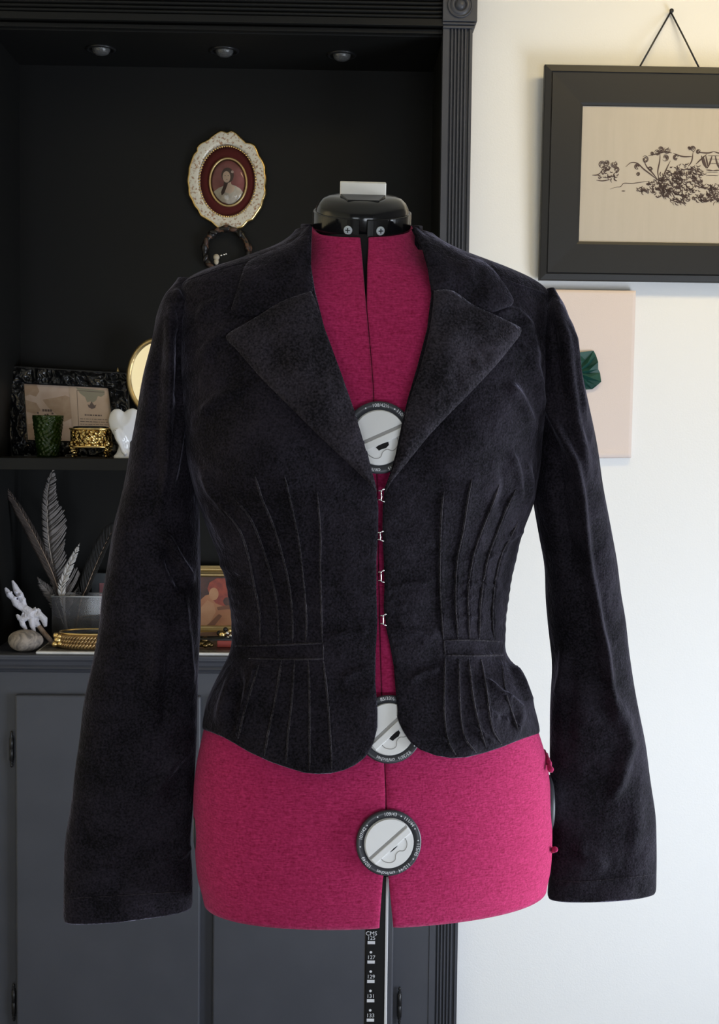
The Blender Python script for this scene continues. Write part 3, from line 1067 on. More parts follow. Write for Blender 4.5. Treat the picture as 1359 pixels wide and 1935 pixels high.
# sleeves
def sleeve(outer, inner, rows, yc, sgn, ridges, steps, tilt, hem_px, name='sleeve'):
    L, R = (outer, inner) if sgn < 0 else (inner, outer)
    xm = float(at((outer[-1][0] + inner[-1][0]) / 2, 1200, YC)[0])
    lf = Loft(L, R, rows, p=2.25, yc=yc, shear=0.10, ax=xm)
    nr, ncs = 330, 220
    z = np.linspace(lf.z[-1], lf.z[0], nr)
    t = np.linspace(-PI, PI, ncs, endpoint=False)
    th = t - 0.25 * np.sin(t)
    P = lf.surf(th[None, :], z[:, None])
    n = outward(P, grid_normals(P, True), np.stack([lf.get(z)[0], lf.get(z)[4], z], -1)[:, None, :])
    px, py = proj(P)

    def fold(px, py):
        D = (1.35 if sgn < 0 else 1.8) * fold_field(px, py, ridges, steps)
        return D + 0.0007 * np.sin(px * 0.035 + 2.1 * np.sin(py * 0.011)) * np.sin(py * 0.027 + px * 0.02)
    fr = np.clip(-n[..., 1] * 3 + 0.4, 0, 1)
    P = P + n * (fold(px, py) * fr)[..., None]
    q = np.linspace(0, 1, nr)[:, None]
    P[..., 2] += tilt * (P[..., 0] - lf.get(z)[0][:, None]) * np.clip((q - 0.85) / 0.15, 0, 1)
    P = P - n * (np.exp(-(nr - 1 - np.arange(nr)) / 1.2)[:, None] * 0.0016)[..., None]
    V = P.reshape(-1, 3)
    F = [tuple(f) for f in grid_faces(nr, ncs, wrap=True)] + [tuple(range(ncs))[::-1]]
    o = mesh(name, V, F, M_velvet, jacket)
    orient(o, xm + (0.05 if sgn < 0 else -0.05), yc)
    so = o.modifiers.new('cloth', 'SOLIDIFY')
    so.thickness = 0.0025
    so.offset = -1
    cord('cuff_stitching', hem_px, lf, fold, 0.00032, M_cord, 0.0002, o)
    return o, lf


SL_OUT = [(348, 525), (335, 530), (319, 545), (306, 570), (297, 602), (285, 660), (270, 725), (257, 800), (245, 870), (236, 915), (216, 1007), (193, 1153), (176, 1250), (159, 1335),
          (139, 1494), (124, 1589), (121, 1640), (121, 1735), (121, 1760)]
SL_IN = [(354, 525), (366, 536), (374, 560), (376, 640), (372, 720), (374, 800), (376, 880), (376, 939), (377, 1000), (378, 1062), (379, 1175), (374, 1266), (371, 1403), (366, 1494),
         (359, 1600), (363, 1640), (364, 1675), (364, 1735), (364, 1760)]
SROWS = [(525, .008, .008), (531, .020, .020), (544, .032, .034), (570, .044, .046), (620, .052, .055), (750, .056, .058), (900, .054, .056), (1050, .048, .050), (1250, .046, .046),
         (1500, .036, .036), (1720, .024, .024)]
sleeve(SL_OUT, SL_IN, [r for r in SROWS[:-1]] + [(1728, .022, .022)], YC - 0.020, -1,
       [([(338, 545), (322, 600), (317, 760), (312, 890), (300, 990)], 9, 0.006), ([(300, 600), (293, 760), (285, 900)], 14, -0.004),
        ([(345, 600), (343, 700), (337, 780)], 9, -0.006), ([(364, 590), (362, 720), (340, 815), (327, 900), (318, 960)], 7, 0.004),
        ([(298, 1000), (318, 1016), (335, 1052), (352, 1082), (366, 1106)], 7, 0.006), ([(308, 1035), (325, 1075), (350, 1120)], 10, -0.006),
        ([(343, 1105), (348, 1180), (354, 1240), (362, 1310)], 9, 0.004), ([(310, 1160), (296, 1240), (290, 1320)], 16, 0.004), ([(320, 1200), (315, 1290), (308, 1380)], 9, -0.003),
        ([(362, 1415), (330, 1440), (300, 1485), (280, 1510)], 10, 0.0035), ([(364, 1445), (340, 1475), (320, 1520)], 12, -0.003), ([(360, 1598), (342, 1620), (326, 1628)], 7, 0.003),
        ([(330, 545), (345, 575), (362, 585)], 6, 0.003), ([(322, 560), (340, 600), (360, 610)], 6, -0.002), ([(240, 950), (222, 1060), (200, 1180)], 20, 0.002)],
       [([(360, 1684), (250, 1691), (128, 1698)], 5, 0.0006)], 0.075, [(129, 1698), (200, 1694), (280, 1689), (360, 1684)])
SR_OUT = [(1040, 548), (1052, 557), (1066, 584), (1079, 630), (1088, 672), (1101, 734), (1118, 808), (1132, 895), (1149, 980), (1162, 1060), (1176, 1153), (1195, 1289), (1222, 1425),
          (1238, 1539), (1240, 1640), (1241, 1692), (1241, 1720)]
SR_IN = [(1035, 548), (1029, 557), (1022, 600), (1010, 660), (1010, 760), (1008, 850), (1008, 940), (1014, 975), (1022, 1021), (1032, 1071), (1033, 1135), (1038, 1189), (1046, 1257),
         (1041, 1335), (1040, 1448), (1043, 1560), (1040, 1640), (1034, 1692), (1034, 1720)]
SRROWS = [(548, .006, .006, 0), (554, .018, .018, 0), (564, .028, .030, 0), (590, .042, .045, 0), (640, .050, .054, 0), (760, .056, .058, 0), (900, .054, .056, 0), (1050, .048, .050, .006),
          (1250, .046, .046, .014), (1500, .036, .036, .030), (1692, .024, .024, .036)]
sleeve(SR_OUT, SR_IN, SRROWS, YC + 0.024, 1,
       [([(1018, 680), (1034, 755), (1062, 820), (1085, 875), (1096, 930), (1103, 1000), (1113, 1080), (1128, 1160), (1145, 1260), (1158, 1340), (1165, 1380)], 8, 0.0065),
        ([(1040, 830), (1058, 900), (1070, 1000), (1085, 1100)], 16, -0.005),
        ([(1050, 570), (1066, 640), (1076, 720), (1088, 800), (1105, 880), (1112, 920)], 9, 0.005), ([(1045, 600), (1055, 680), (1066, 760)], 8, -0.003),
        ([(1075, 600), (1092, 720), (1108, 810)], 6, 0.003),
        ([(1130, 1190), (1152, 1280), (1170, 1370)], 12, 0.002), ([(1148, 1300), (1178, 1360), (1188, 1405), (1172, 1470), (1150, 1520)], 13, 0.0045),
        ([(1070, 1210), (1065, 1270), (1055, 1330)], 10, 0.0035), ([(1080, 1270), (1076, 1350), (1072, 1430)], 12, -0.002), ([(1085, 1590), (1110, 1620), (1150, 1640)], 14, 0.002),
        ([(1198, 1500), (1205, 1560), (1195, 1620)], 14, 0.002)],
       [([(1046, 1672), (1140, 1662), (1236, 1652)], 5, 0.0006)], 0.02, [(1050, 1664), (1100, 1666), (1170, 1660), (1235, 1653)])

# ------------------------------------------------------------------ room
WY = 2.83            # wall plane
FY = 2.80            # face of the built-in hutch
BY = 3.10            # its back panel
RX0, RX1, RY0, CEIL = -2.0, 1.75, -2.3, 2.62
xin0 = float(at(38, 500, BY)[0])
xin1 = float(at(834, 300, FY)[0])
xp1 = float(at(878.5, 967, FY)[0])
xp0 = xin1
pw = xp1 - xp0
hl = xin0 - pw        # left outer edge of the hutch
zhd_top = float(at(700, -70, FY)[2])
zsof = float(at(400, 129, BY)[2])
zshelf = float(at(120, 866, FY + 0.02)[2])
zcount = float(at(100, 1238.5, FY - 0.02)[2])
px_m = lambda Y: Y / FPX     # metres per picture pixel at depth Y

struct(bmobj('wall_back', BM((xp1, RX1, WY, WY + 0.4, 0, CEIL), (RX0, hl, WY, WY + 0.4, 0, CEIL), (hl, xp1, WY, WY + 0.4, zhd_top, CEIL)), M_wall))
struct(bmobj('wall_right', BM((RX1, RX1 + 0.1, RY0, WY, 0, CEIL)), M_taupe))
struct(bmobj('wall_left', BM((RX0 - 0.1, RX0, RY0, WY, 0, CEIL)), M_cream))
struct(bmobj('wall_front', BM((RX0, RX1, RY0 - 0.1, RY0, 0, CEIL)), M_taupe))
struct(bmobj('floor', BM((RX0, RX1, RY0, BY + 0.13, -0.1, 0)), M_floor))
struct(bmobj('ceiling', BM((RX0, RX1, RY0, WY, CEIL, CEIL + 0.1)), M_ceiling))

# ------------------------------------------------------------------ built-in hutch
hutch = thing('built_in_hutch', 'charcoal painted built-in hutch with open shelves above panelled doors', 'cabinet', ((hl + xp1) / 2, FY + 0.15, 0))
H = hutch
zf0 = float(at(600, 47, FY)[2])      # underside of the header
bmobj('back_panel', BM((hl + 0.01, xp1 - 0.012, BY, BY + 0.02, 0.0, zhd_top - 0.01)), M_hutch_shade, H)
bmobj('side_panel', BM((hl + 0.01, xin0, FY + 0.035, BY, 0.0, zhd_top - 0.01)), M_hutch_shade, H)
bmobj('side_panel', BM((xin1 + 0.002, xp1 - 0.012, FY + 0.035, BY, 0.0, zhd_top - 0.01)), M_hutch_shade, H)
bmobj('soffit', BM((xin0, xin1 + 0.002, FY + 0.03, BY, zsof, zsof + 0.02)), M_hutch_shade, H, bevel=0.001)
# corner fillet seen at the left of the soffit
bmobj('header', BM((hl, xin1, FY + 0.004, FY + 0.03, zf0 + 0.004, zhd_top)), M_hutch_shade, H)
bm = bmesh.new()
zc = lambda y, Y=FY, x=600: float(at(x, y, Y)[2])
bb0, bb1 = zc(46.5), zc(33)
box(bm, hl + pw, xin1, FY - 0.006, FY + 0.006, bb0, bb1)
box(bm, hl + pw, xin1, FY + 0.010, FY + 0.022, zc(57), zc(49))
y = 32.0
while y > -70:
    z0, z1 = zc(y), zc(y - 8.2)
    r = (z1 - z0) / 2
    pts = [(-(0.010 * math.sin(a)), (z0 + z1) / 2 - r * math.cos(a)) for a in np.linspace(0.12, PI - 0.12, 9)]
    L = [bm.verts.new((hl + pw, FY + 0.004 + a, b)) for a, b in pts]
    Rr = [bm.verts.new((xin1, FY + 0.004 + a, b)) for a, b in pts]
    for i in range(8):
        bm.faces.new((L[i], L[i + 1], Rr[i + 1], Rr[i]))
    y -= 8.2
bmobj('header_moulding', bm, M_hutch_shade, H, bevel=0.0008)


def pilaster(x0, x1):
    w = x1 - x0
    edge = 0.21 * w
    xs, ds = [x0, x0, x0 + edge], [0.03, 0.0, 0.0]
    nfl = 5
    fw = (w - 2 * edge) / nfl
    for k in range(nfl):
        a = x0 + edge + k * fw
        xs += [a + fw * 0.05, a + fw * 0.2, a + fw * 0.42, a + fw * 0.50, a + fw * 0.66, a + fw * 0.84, a + fw * 0.98]
        ds += [0.001, 0.0055, 0.0055, 0.002, 0.0, 0.0, 0.0]
    xs += [x1 - edge + 0.001, x1 - edge + 0.0025, x1 - edge + 0.0055, x1 - edge + 0.007, x1, x1]
    ds += [0.002, 0.0055, 0.0055, 0.0, 0.0, 0.03]
    z1 = zc(52, FY, 860)
    bm = bmesh.new()
    A = [bm.verts.new((x, FY + d, 0.0)) for x, d in zip(xs, ds)]
    B = [bm.verts.new((x, FY + d, z1)) for x, d in zip(xs, ds)]
    for i in range(len(xs) - 1):
        bm.faces.new((A[i], A[i + 1], B[i + 1], B[i]))
    bm.faces.new((A[-1], A[0], B[0], B[-1]))
    bm.faces.new(B)
    bm.faces.new(A[::-1])
    o = bmobj('pilaster', bm, M_hutch, H)
    # capital and turned rosette block
    e = 0.006
    bm = BM((x0 - 0.001, x1 + 0.004, FY - 0.004, FY + 0.03, zc(54, FY, 860), zc(49, FY, 860)), (x0 - 0.002, x1 + 0.006, FY - 0.008, FY + 0.03, zc(48, FY, 860), zc(44, FY, 860)),
            (x0 - 0.002, x1 + e + 0.002, FY - 0.012, FY + 0.03, zc(43, FY, 860), zc(-22, FY, 860)))
    bk = bmobj('rosette_block', bm, M_hutch, o, bevel=0.001)
    bm = bmesh.new()
    s = px_m(FY)
    m = Matrix.Translation(((x0 + x1 + 0.006) / 2, FY - 0.012, zc(13, FY, 868))) @ Matrix.Rotation(PI / 2, 4, 'X')
    prof = [(23.5, -2), (23.5, 2.5), (22, 4), (20.5, 2.5), (19.5, 0.8), (18, 3), (14, 5.5), (11.5, 4.5), (10.5, 1.2), (9.5, 1.2), (8.5, 5), (5, 7.5), (0.1, 8)]
    lathe(bm, [(r * s, h * s) for r, h in prof], 48)
    bmobj('rosette', bm, M_hutch, o, True, mat=m)
    return o


pilaster(xp0, xp1)
pilaster(hl, hl + pw)

# shelf, counter, face frame, doors
bmobj('shelf', BM((xin0, xin1 + 0.002, FY + 0.022, BY, zshelf - 0.0255, zshelf)), M_hutch_shade, H, bevel=0.0012)
yc_ = lambda y: float(at(150, y, FY)[2])
bmobj('countertop', BM((hl + pw, xin1, FY - 0.018, BY, zcount - 0.006, zcount)), M_hutch, H, bevel=0.0012)
bm = bmesh.new()
prof = [(-0.014, 0), (-0.014, -0.004), (-0.008, -0.010), (-0.006, -0.017), (-0.010, -0.021), (-0.012, -0.0235), (-0.0085, -0.026), (-0.003, -0.028), (-0.005, -0.031), (0.0, -0.034), (0.01, -0.034), (0.01, 0)]
A = [bm.verts.new((hl + pw, FY + a, zcount - 0.006 + b)) for a, b in prof]
B = [bm.verts.new((xin1, FY + a, zcount - 0.006 + b)) for a, b in prof]
for i in range(len(prof)):
    j = (i + 1) % len(prof)
    bm.faces.new((A[i], A[j], B[j], B[i]))
bm.faces.new(A)
bm.faces.new(B[::-1])
bmobj('counter_moulding', bm, M_hutch, H)
DY = FY - 0.016
dx = lambda p: float(at(p, 1500, DY)[0])
dz = float(at(200, 1315, DY)[2])
doors = [(dx(29), dx(379)), (dx(403), dx(748))]
bmobj('face_frame', BM((hl + pw, xin1, FY + 0.002, FY + 0.022, 0.0, zcount - 0.006)), M_hutch, H)
bmobj('kickboard', BM((hl + pw, xin1, FY - 0.010, FY + 0.002, 0.0, 0.045)), M_hutch, H, bevel=0.001)


def hinge(px, y0, y1, parent):
    a, b = at(px, y0, DY), at(px, y1, DY)
    x, z1, z0 = float(a[0]), float(a[2]), float(b[2])
    h = z1 - z0
    r = 0.0047
    bm = bmesh.new()
    prof = [(0.0006, 0), (r * 0.55, h * .03), (r * 0.7, h * .07), (r * 0.4, h * .11), (r * 0.9, h * .15), (r * 0.5, h * .18), (r, h * .2), (r, h * .49), (r * .85, h * .5), (r, h * .51), (r, h * .8),
            (r * 0.5, h * .82), (r * 0.9, h * .85), (r * 0.4, h * .89), (r * 0.7, h * .93), (r * 0.55, h * .97), (0.0006, h)]
    lathe(bm, prof, 16, (x, FY - 0.006, z0))
    o = bmobj('hinge', bm, M_iron, parent, True)
    o['label'] = 'dark iron hinge with turned finials'
    return o


for i, (a, b) in enumerate(doors):
    d = bmobj('cabinet_door', BM((a, b, DY, FY + 0.001, 0.055, dz)), M_hutch, H, bevel=0.004)
    if i == 0:
        hinge(19.5, 1383, 1453, d)
        hinge(24, 1862, 1934, d)
    else:
        hinge(756, 1868, 1940, d)
# puck lamps in the soffit
for (a, b) in ((191, 92), (424, 95), (646, 103)):
    P = at(a, b, FY + 0.16)
    t = (zsof - CAM[2]) / (P[2] - CAM[2])
    P = CAM + (P - CAM) * t
    r = 27.5 * P[1] / FPX
    bm = bmesh.new()
    lathe(bm, [(r * 0.80, 0.004), (r * 0.97, 0.003), (r, -0.0015), (r * 0.94, -0.0042), (r * 0.84, -0.0042), (r * 0.80, -0.001), (r * 0.70, 0.0035)], 40, (P[0], P[1], zsof))
    pk = bmobj('puck_lamp', bm, M_iron, H, True)
    pk['label'] = 'unlit round downlight with a metal rim'
    bm = bmesh.new()
    lathe(bm, [(r * 0.62, 0.004), (r * 0.6, -0.004), (r * 0.5, -0.010), (r * 0.3, -0.0135), (0.0001, -0.0145)], 32, (P[0], P[1], zsof))
    bmobj('lamp_lens', bm, M_lens, pk, True)

# ------------------------------------------------------------------ things on the shelf and the back panel
M_porcelain = mat('painted_porcelain', (0.74, 0.69, 0.58), 0.22, var=(0.40, 0.24, 0.14), var_s=170, detail=2)
nodes_of(M_porcelain)[0].nodes['Color Ramp'].color_ramp.elements[0].position = 0.52
nodes_of(M_porcelain)[0].nodes['Color Ramp'].color_ramp.elements[1].position = 0.66
M_gold = mat('gold', (0.83, 0.60, 0.26), 0.28, 1.0, bump=180, bump_s=0.25)
M_goldrough = mat('worn_gold', (0.62, 0.46, 0.22), 0.42, 0.85, bump=160, bump_s=0.3)
M_maroon = mat('maroon_velvet', (0.075, 0.006, 0.005), 0.9, sheen=0.3, sheen_t=(1, 0.3, 0.25))


def clear(name, tint=(1, 1, 1), rough=0.02, ior=1.45, haze=0.0):
    m = bpy.data.materials.new(name)
    m.use_nodes = True
    nt = m.node_tree
    nt.nodes.clear()
    o = nt.nodes.new('ShaderNodeOutputMaterial')
    t = nt.nodes.new('ShaderNodeBsdfTransparent')
    t.inputs['Color'].default_value = (*tint, 1)
    g = nt.nodes.new('ShaderNodeBsdfGlossy')
    g.inputs['Roughness'].default_value = rough
    f = nt.nodes.new('ShaderNodeFresnel')
    f.inputs['IOR'].default_value = ior
    x = nt.nodes.new('ShaderNodeMixShader')
    nt.links.new(f.outputs[0], x.inputs[0])
    nt.links.new(t.outputs[0], x.inputs[1])
    nt.links.new(g.outputs[0], x.inputs[2])
    last = x
    if haze:
        d = nt.nodes.new('ShaderNodeBsdfDiffuse')
        d.inputs['Color'].default_value = (0.6, 0.6, 0.62, 1)
        y = nt.nodes.new('ShaderNodeMixShader')
        y.inputs[0].default_value = haze
        nt.links.new(x.outputs[0], y.inputs[1])
        nt.links.new(d.outputs[0], y.inputs[2])
        last = y
    nt.links.new(last.outputs[0], o.inputs['Surface'])
    return m


M_glass = clear('clear_glass')
M_hazyglass = clear('dusty_glass', (0.93, 0.93, 0.95), 0.05, 1.4, 0.06)


class Plane:
    """upright local sheet: u right, v up, w towards the room, in picture-pixel units of its depth"""

    def __init__(s, px, py, Y, lean=0.0, turn=0.0, roll=0.0):
        s.o = Vector(at(px, py, Y))
        s.k = px_m(Y)
        s.m = Matrix.Translation(s.o) @ Matrix.Rotation(turn, 4, 'Z') @ Matrix.Rotation(lean, 4, 'X') @ Matrix.Rotation(roll, 4, 'Y')

    def __call__(s, u, v, w=0.0):
        return s.m @ Vector((u * s.k, -w * s.k, v * s.k))


def oval_ring(bm, pl, rings, n=96, cu=0, cv=0, close=True):
    """rings: list of (ru, rv or function, w)"""
    R = []
    for ru, rv, w, wob in rings:
        ring = []
        for k in range(n):
            a = 2 * PI * k / n
            q = 1.0 if wob is None else wob(a)
            ring.append(bm.verts.new(pl(cu + ru * q * math.cos(a), cv + rv * q * math.sin(a), w)))
        R.append(ring)
    for a, b in zip(R, R[1:]):
        for k in range(n):
            bm.faces.new((a[k], a[(k + 1) % n], b[(k + 1) % n], b[k]))
    if close:
        bm.faces.new(R[0][::-1])
        bm.faces.new(R[-1])
    return R


def flat_poly(bm, pl, pts, w, mi=0):
    f = bm.faces.new([bm.verts.new(pl(u, v, w)) for u, v in pts])
    f.material_index = mi
    return f


def ovalpts(cu, cv, ru, rv, n=28, rot=0.0):
    return [(cu + ru * math.cos(a) * math.cos(rot) - rv * math.sin(a) * math.sin(rot), cv + ru * math.cos(a) * math.sin(rot) + rv * math.sin(a) * math.cos(rot))
            for a in np.linspace(0, 2 * PI, n, endpoint=False)]


# oval portrait
pl = Plane(430, 342, BY, 0.0, 0.0, -0.03)
cam_o = thing('oval_portrait', 'oval portrait of a lady in a scalloped cream porcelain frame on the dark back panel', 'framed portrait', pl.o)
LB = [(560, 75), (615, 92), (640, 104), (660, 92), (690, 74), (750, 108), (800, 160), (880, 238), (925, 236), (985, 264), (1018, 330), (1040, 400), (1085, 465), (1114, 535), (1116, 620), (1128, 700),
      (1112, 790), (1118, 890), (1085, 960), (1060, 1045), (1000, 1130), (940, 1212), (870, 1240), (800, 1312), (745, 1325), (700, 1358), (660, 1358), (622, 1342), (585, 1358), (545, 1355), (480, 1308),
      (410, 1240), (340, 1198), (265, 1152), (235, 1080), (195, 1035), (160, 950), (122, 885), (122, 800), (108, 700), (124, 620), (132, 540), (165, 450), (198, 370), (240, 330), (240, 285), (285, 235), (355, 206),
      (400, 180), (480, 118)]
LBP = sorted((math.atan2(705 - y, x - 622), math.hypot((x - 622) / 6.91 / 71, (705 - y) / 6.91 / 90), x, y) for x, y in LB)
LBA = np.array([math.atan2((705 - q[3]) / 6.91 / 90, (q[2] - 622) / 6.91 / 71) for q in LBP])
LBR = np.array([q[1] for q in LBP])


def lobes(a):
    a = (a + PI) % (2 * PI) - PI
    return float(np.interp(a, np.r_[LBA[-1] - 2 * PI, LBA, LBA[0] + 2 * PI], np.r_[LBR[-1], LBR, LBR[0]]))


bm = bmesh.new()
oval_ring(bm, pl, [(66, 85, 0.5, lobes), (71, 90, 5, lobes), (70.5, 89.5, 9, lobes), (67, 86, 11.5, lobes), (62, 80, 10, None), (56, 72, 12, None), (52, 66, 9, None), (50, 64, 3, None)], 200, close=False)
bmobj('porcelain_frame', bm, M_porcelain, cam_o, True)
bm = bmesh.new()
oval_ring(bm, pl, [(66.5, 86, 11.2, lobes), (69, 88.5, 11.6, lobes), (71.4, 90.4, 9.0, lobes), (71.8, 90.8, 7.0, lobes)], 200, close=False)
bmobj('gilded_edge', bm, M_gold, cam_o, True)
bm = bmesh.new()
nb = 76
for k in range(nb):
    a = 2 * PI * k / nb
    bmesh.ops.create_icosphere(bm, subdivisions=1, radius=2.2 * pl.k, matrix=Matrix.Translation(pl(1 + 52 * math.cos(a), -3 + 64.5 * math.sin(a), 10)))
bmobj('beaded_rim', bm, M_gold, cam_o, True)
bm = bmesh.new()
oval_ring(bm, pl, [(52, 65, 1, None), (51, 64, 5, None), (40, 50, 8, None), (32, 42, 7, None)], 72, 1, -3)
bmobj('velvet_mount', bm, M_maroon, cam_o, True)
bm = bmesh.new()
oval_ring(bm, pl, [(36, 45.5, 6, None), (36, 45.5, 10, None), (34, 43.5, 12, None), (32, 41.5, 10, None), (31.5, 41, 7, None)], 72, 2, -4, close=False)
bmobj('inner_rim', bm, M_goldrough, cam_o, True)
pm = [mat('rose_ground', (0.36, 0.115, 0.11), 0.6, var=(0.28, 0.085, 0.08), var_s=60), mat('pale_skin', (0.85, 0.63, 0.47), 0.6), mat('brown_hair', (0.07, 0.035, 0.025), 0.6),
      mat('cream_gown', (0.78, 0.68, 0.54), 0.6, var=(0.62, 0.53, 0.42), var_s=90), mat('pale_bow', (0.6, 0.45, 0.40), 0.6)]
bm = bmesh.new()
u0, v0 = 2, -4
flat_poly(bm, pl, ovalpts(u0, v0, 32.5, 42), 8.2, 0)
flat_poly(bm, pl, [(u0 + a, v0 + b) for a, b in [(-28, -17), (-18, -10), (-8, -6), (3, -3), (14, -7), (22, -12), (27, -19), (21, -30), (9, -39), (0, -40), (-12, -36), (-22, -27)]], 8.3, 3)
flat_poly(bm, pl, [(u0 + a, v0 + b) for a, b in [(-7, 6), (-9, -6), (-14, -18), (-13, -24), (-8, -20), (-3, -8), (0, 0)]], 8.45, 2)
flat_poly(bm, pl, [(u0 + a, v0 + b) for a, b in [(-3, 4), (-3, -4), (-9, -10), (-6, -18), (2, -21), (9, -17), (12, -9), (6, -5), (4, 4)]], 8.4, 1)
flat_poly(bm, pl, ovalpts(u0 - 1, v0 + 13, 11.5, 14), 8.5, 2)
flat_poly(bm, pl, ovalpts(u0 - 3, v0 + 10, 7.2, 10.5), 8.6, 1)
flat_poly(bm, pl, ovalpts(u0 + 8, v0 + 19, 2.6, 2.6, 10), 8.6, 4)
for q in ((-5.5, 12.2), (0.3, 12.2)):
    flat_poly(bm, pl, ovalpts(u0 + q[0], v0 + q[1], 1.2, 0.6, 8), 8.7, 2)
flat_poly(bm, pl, ovalpts(u0 - 2.6, v0 + 5.2, 1.5, 0.6, 8), 8.7, 0)
o = bmobj('portrait', bm, pm[0], cam_o)
for m in pm[1:]:
    o.data.materials.append(m)
bm = bmesh.new()
oval_ring(bm, pl, [(32 * math.cos(t), 41.5 * math.cos(t), 9.5 + 7.5 * math.sin(t), None) for t in np.linspace(0, 1.55, 10)], 64, 2, -4, close=False)
bmobj('domed_glass', bm, M_glass, cam_o, True)

# tortoiseshell ring below it
pl = Plane(428, 474, BY - 0.014)
wr = thing('ring_wreath', 'small dark mottled ring wreath hanging just under the oval portrait', 'wreath', pl.o)
M_tort = mat('mottled_brown_shell', (0.012, 0.010, 0.010), 0.35, var=(0.13, 0.07, 0.045), var_s=75, detail=1)
nodes_of(M_tort)[0].nodes['Color Ramp'].color_ramp.elements[0].position = 0.57
bm = bmesh.new()
tube(bm, [pl(41 * math.cos(a), 41 * math.sin(a), 1.5 * math.sin(5 * a)) for a in np.linspace(0, 2 * PI, 49)], [6.0 * pl.k * (1 + 0.22 * math.sin(9 * a) + 0.15 * math.sin(17 * a)) for a in np.linspace(0, 2 * PI, 49)], 12)
bmobj('ring', bm, M_tort, wr, True)
M_leafbrown = mat('dried_brown_leaf', (0.11, 0.055, 0.035), 0.5, var=(0.02, 0.014, 0.012), var_s=60)
for k, a in enumerate((0.2, 0.9, 1.25, 2.2, 2.75, 3.5, 3.9, 5.7, 5.3)):
    c = pl(41 * math.cos(a), 41 * math.sin(a), 6)
    bm = bmesh.new()
    ell(bm, c, (4.2 * pl.k, 3 * pl.k, 8 * pl.k), Matrix.Rotation(-a + (0.9 if k % 2 else -0.4), 3, 'Y'), 12, 8)
    bmobj('leaf', bm, M_leafbrown if k % 2 == 0 else M_tort, wr, True)
M_ivory = mat('ivory', (0.50, 0.44, 0.34), 0.4)
bm = bmesh.new()
ell(bm, pl(-18, -13, 8), (6 * pl.k, 5 * pl.k, 6 * pl.k))
ell(bm, pl(-18, -21, 8), (4.5 * pl.k, 4 * pl.k, 6 * pl.k))
bmobj('ivory_charm', bm, M_ivory, wr, True)
bm = bmesh.new()
for d in (-5, 0, 4):
    ell(bm, pl(-4 + d, -8 + d * 0.3, 8), (2.4 * pl.k, 2 * pl.k, 2 * pl.k), None, 10, 6)
bmobj('bead', bm, M_silver, wr, True)

# ornate black picture frame leaning on the shelf
QC = {'tl': (8, 690, 3.045), 'tr': (243, 704, 3.065), 'br': (248, 866, 3.01), 'bl': (21, 863, 2.99)}


def quad(u, v, w=0.0):
    """u 0..1 left to right, v 0..1 top to bottom, w metres towards the room"""
    c = [(1 - u) * (1 - v), u * (1 - v), u * v, (1 - u) * v]
    k = [QC['tl'], QC['tr'], QC['br'], QC['bl']]
    p = [sum(a * b[i] for a, b in zip(c, k)) for i in range(3)]
    return at(p[0], p[1], p[2] - w)


pf = thing('picture_frame', 'carved glossy black picture frame holding two pale papers, leaning on the shelf', 'picture frame', quad(0.5, 1))
M_carved = mat('glossy_black_carving', (0.010, 0.010, 0.011), 0.22, bump=70, bump_s=0.5)
IU0, IU1, IV0, IV1 = 0.145, 0.845, 0.185, 0.815
nu, nv = 150, 108
U, V = np.meshgrid(np.linspace(0, 1, nu), np.linspace(0, 1, nv))
du = np.minimum.reduce([U / IU0, (1 - U) / (1 - IU1), V / IV0, (1 - V) / (1 - IV1)])
X1, X2 = U * 235, V * 165
from mathutils import noise as mnoise
nz = lambda k, o: np.array([mnoise.noise(Vector((x * k, y * k, o))) for x, y in zip(X1.ravel(), X2.ravel())]).reshape(X1.shape)
h = 0.0045 + 0.010 * (1 - np.abs(nz(0.045, 1.3)) * 3.2) * 0.6 + 0.005 * (1 - 2 * np.abs(nz(0.11, 7.1))) + 0.004 * np.exp(-((du - 0.5) / 0.35) ** 2)
h = np.clip(h, 0.001, 0.018)
h = np.where(du < 0.12, 0.008, h)
h = np.where(du > 0.93, 0.006, h)
vid = np.arange(nu * nv).reshape(nv, nu)
VV = [quad(u, v, w) for u, v, w in zip(U.ravel(), V.ravel(), h.ravel())]
FF = []
for i in range(nv - 1):
    for j in range(nu - 1):
        uc, vc = (U[i, j] + U[i, j + 1]) / 2, (V[i, j] + V[i + 1, j]) / 2
        if not (IU0 < uc < IU1 and IV0 < vc < IV1):
            FF.append((vid[i, j], vid[i + 1, j], vid[i + 1, j + 1], vid[i, j + 1]))
o = mesh('carved_frame', VV, FF, M_carved, pf)
so = o.modifiers.new('depth', 'SOLIDIFY')
so.thickness = 0.012
so.offset = -1
M_backing = mat('black_backing', (0.012, 0.011, 0.011), 0.7)
mesh('backing', [quad(0.02, 0.02, -0.004), quad(0.98, 0.02, -0.004), quad(0.98, 0.98, -0.004), quad(0.02, 0.98, -0.004)], [(0, 3, 2, 1)], M_backing, pf, False)
M_paperA = mat('tan_printed_paper', (0.52, 0.37, 0.28), 0.8, var=(0.60, 0.46, 0.37), var_s=38, detail=1)
M_paperB = mat('aged_cream_paper', (0.50, 0.36, 0.26), 0.8, var=(0.55, 0.41, 0.30), var_s=25)
M_ink = mat('faded_ink', (0.14, 0.10, 0.085), 0.8)
M_sage = mat('sage_ink', (0.29, 0.26, 0.185), 0.8)
card = mesh('paper', [quad(0.14, 0.18, 0.0), quad(0.53, 0.17, 0.0), quad(0.54, 0.82, 0.0), quad(0.15, 0.82, 0.0)], [(0, 3, 2, 1)], M_paperA, pf, False)
card['label'] = 'tan paper on the left of the frame'
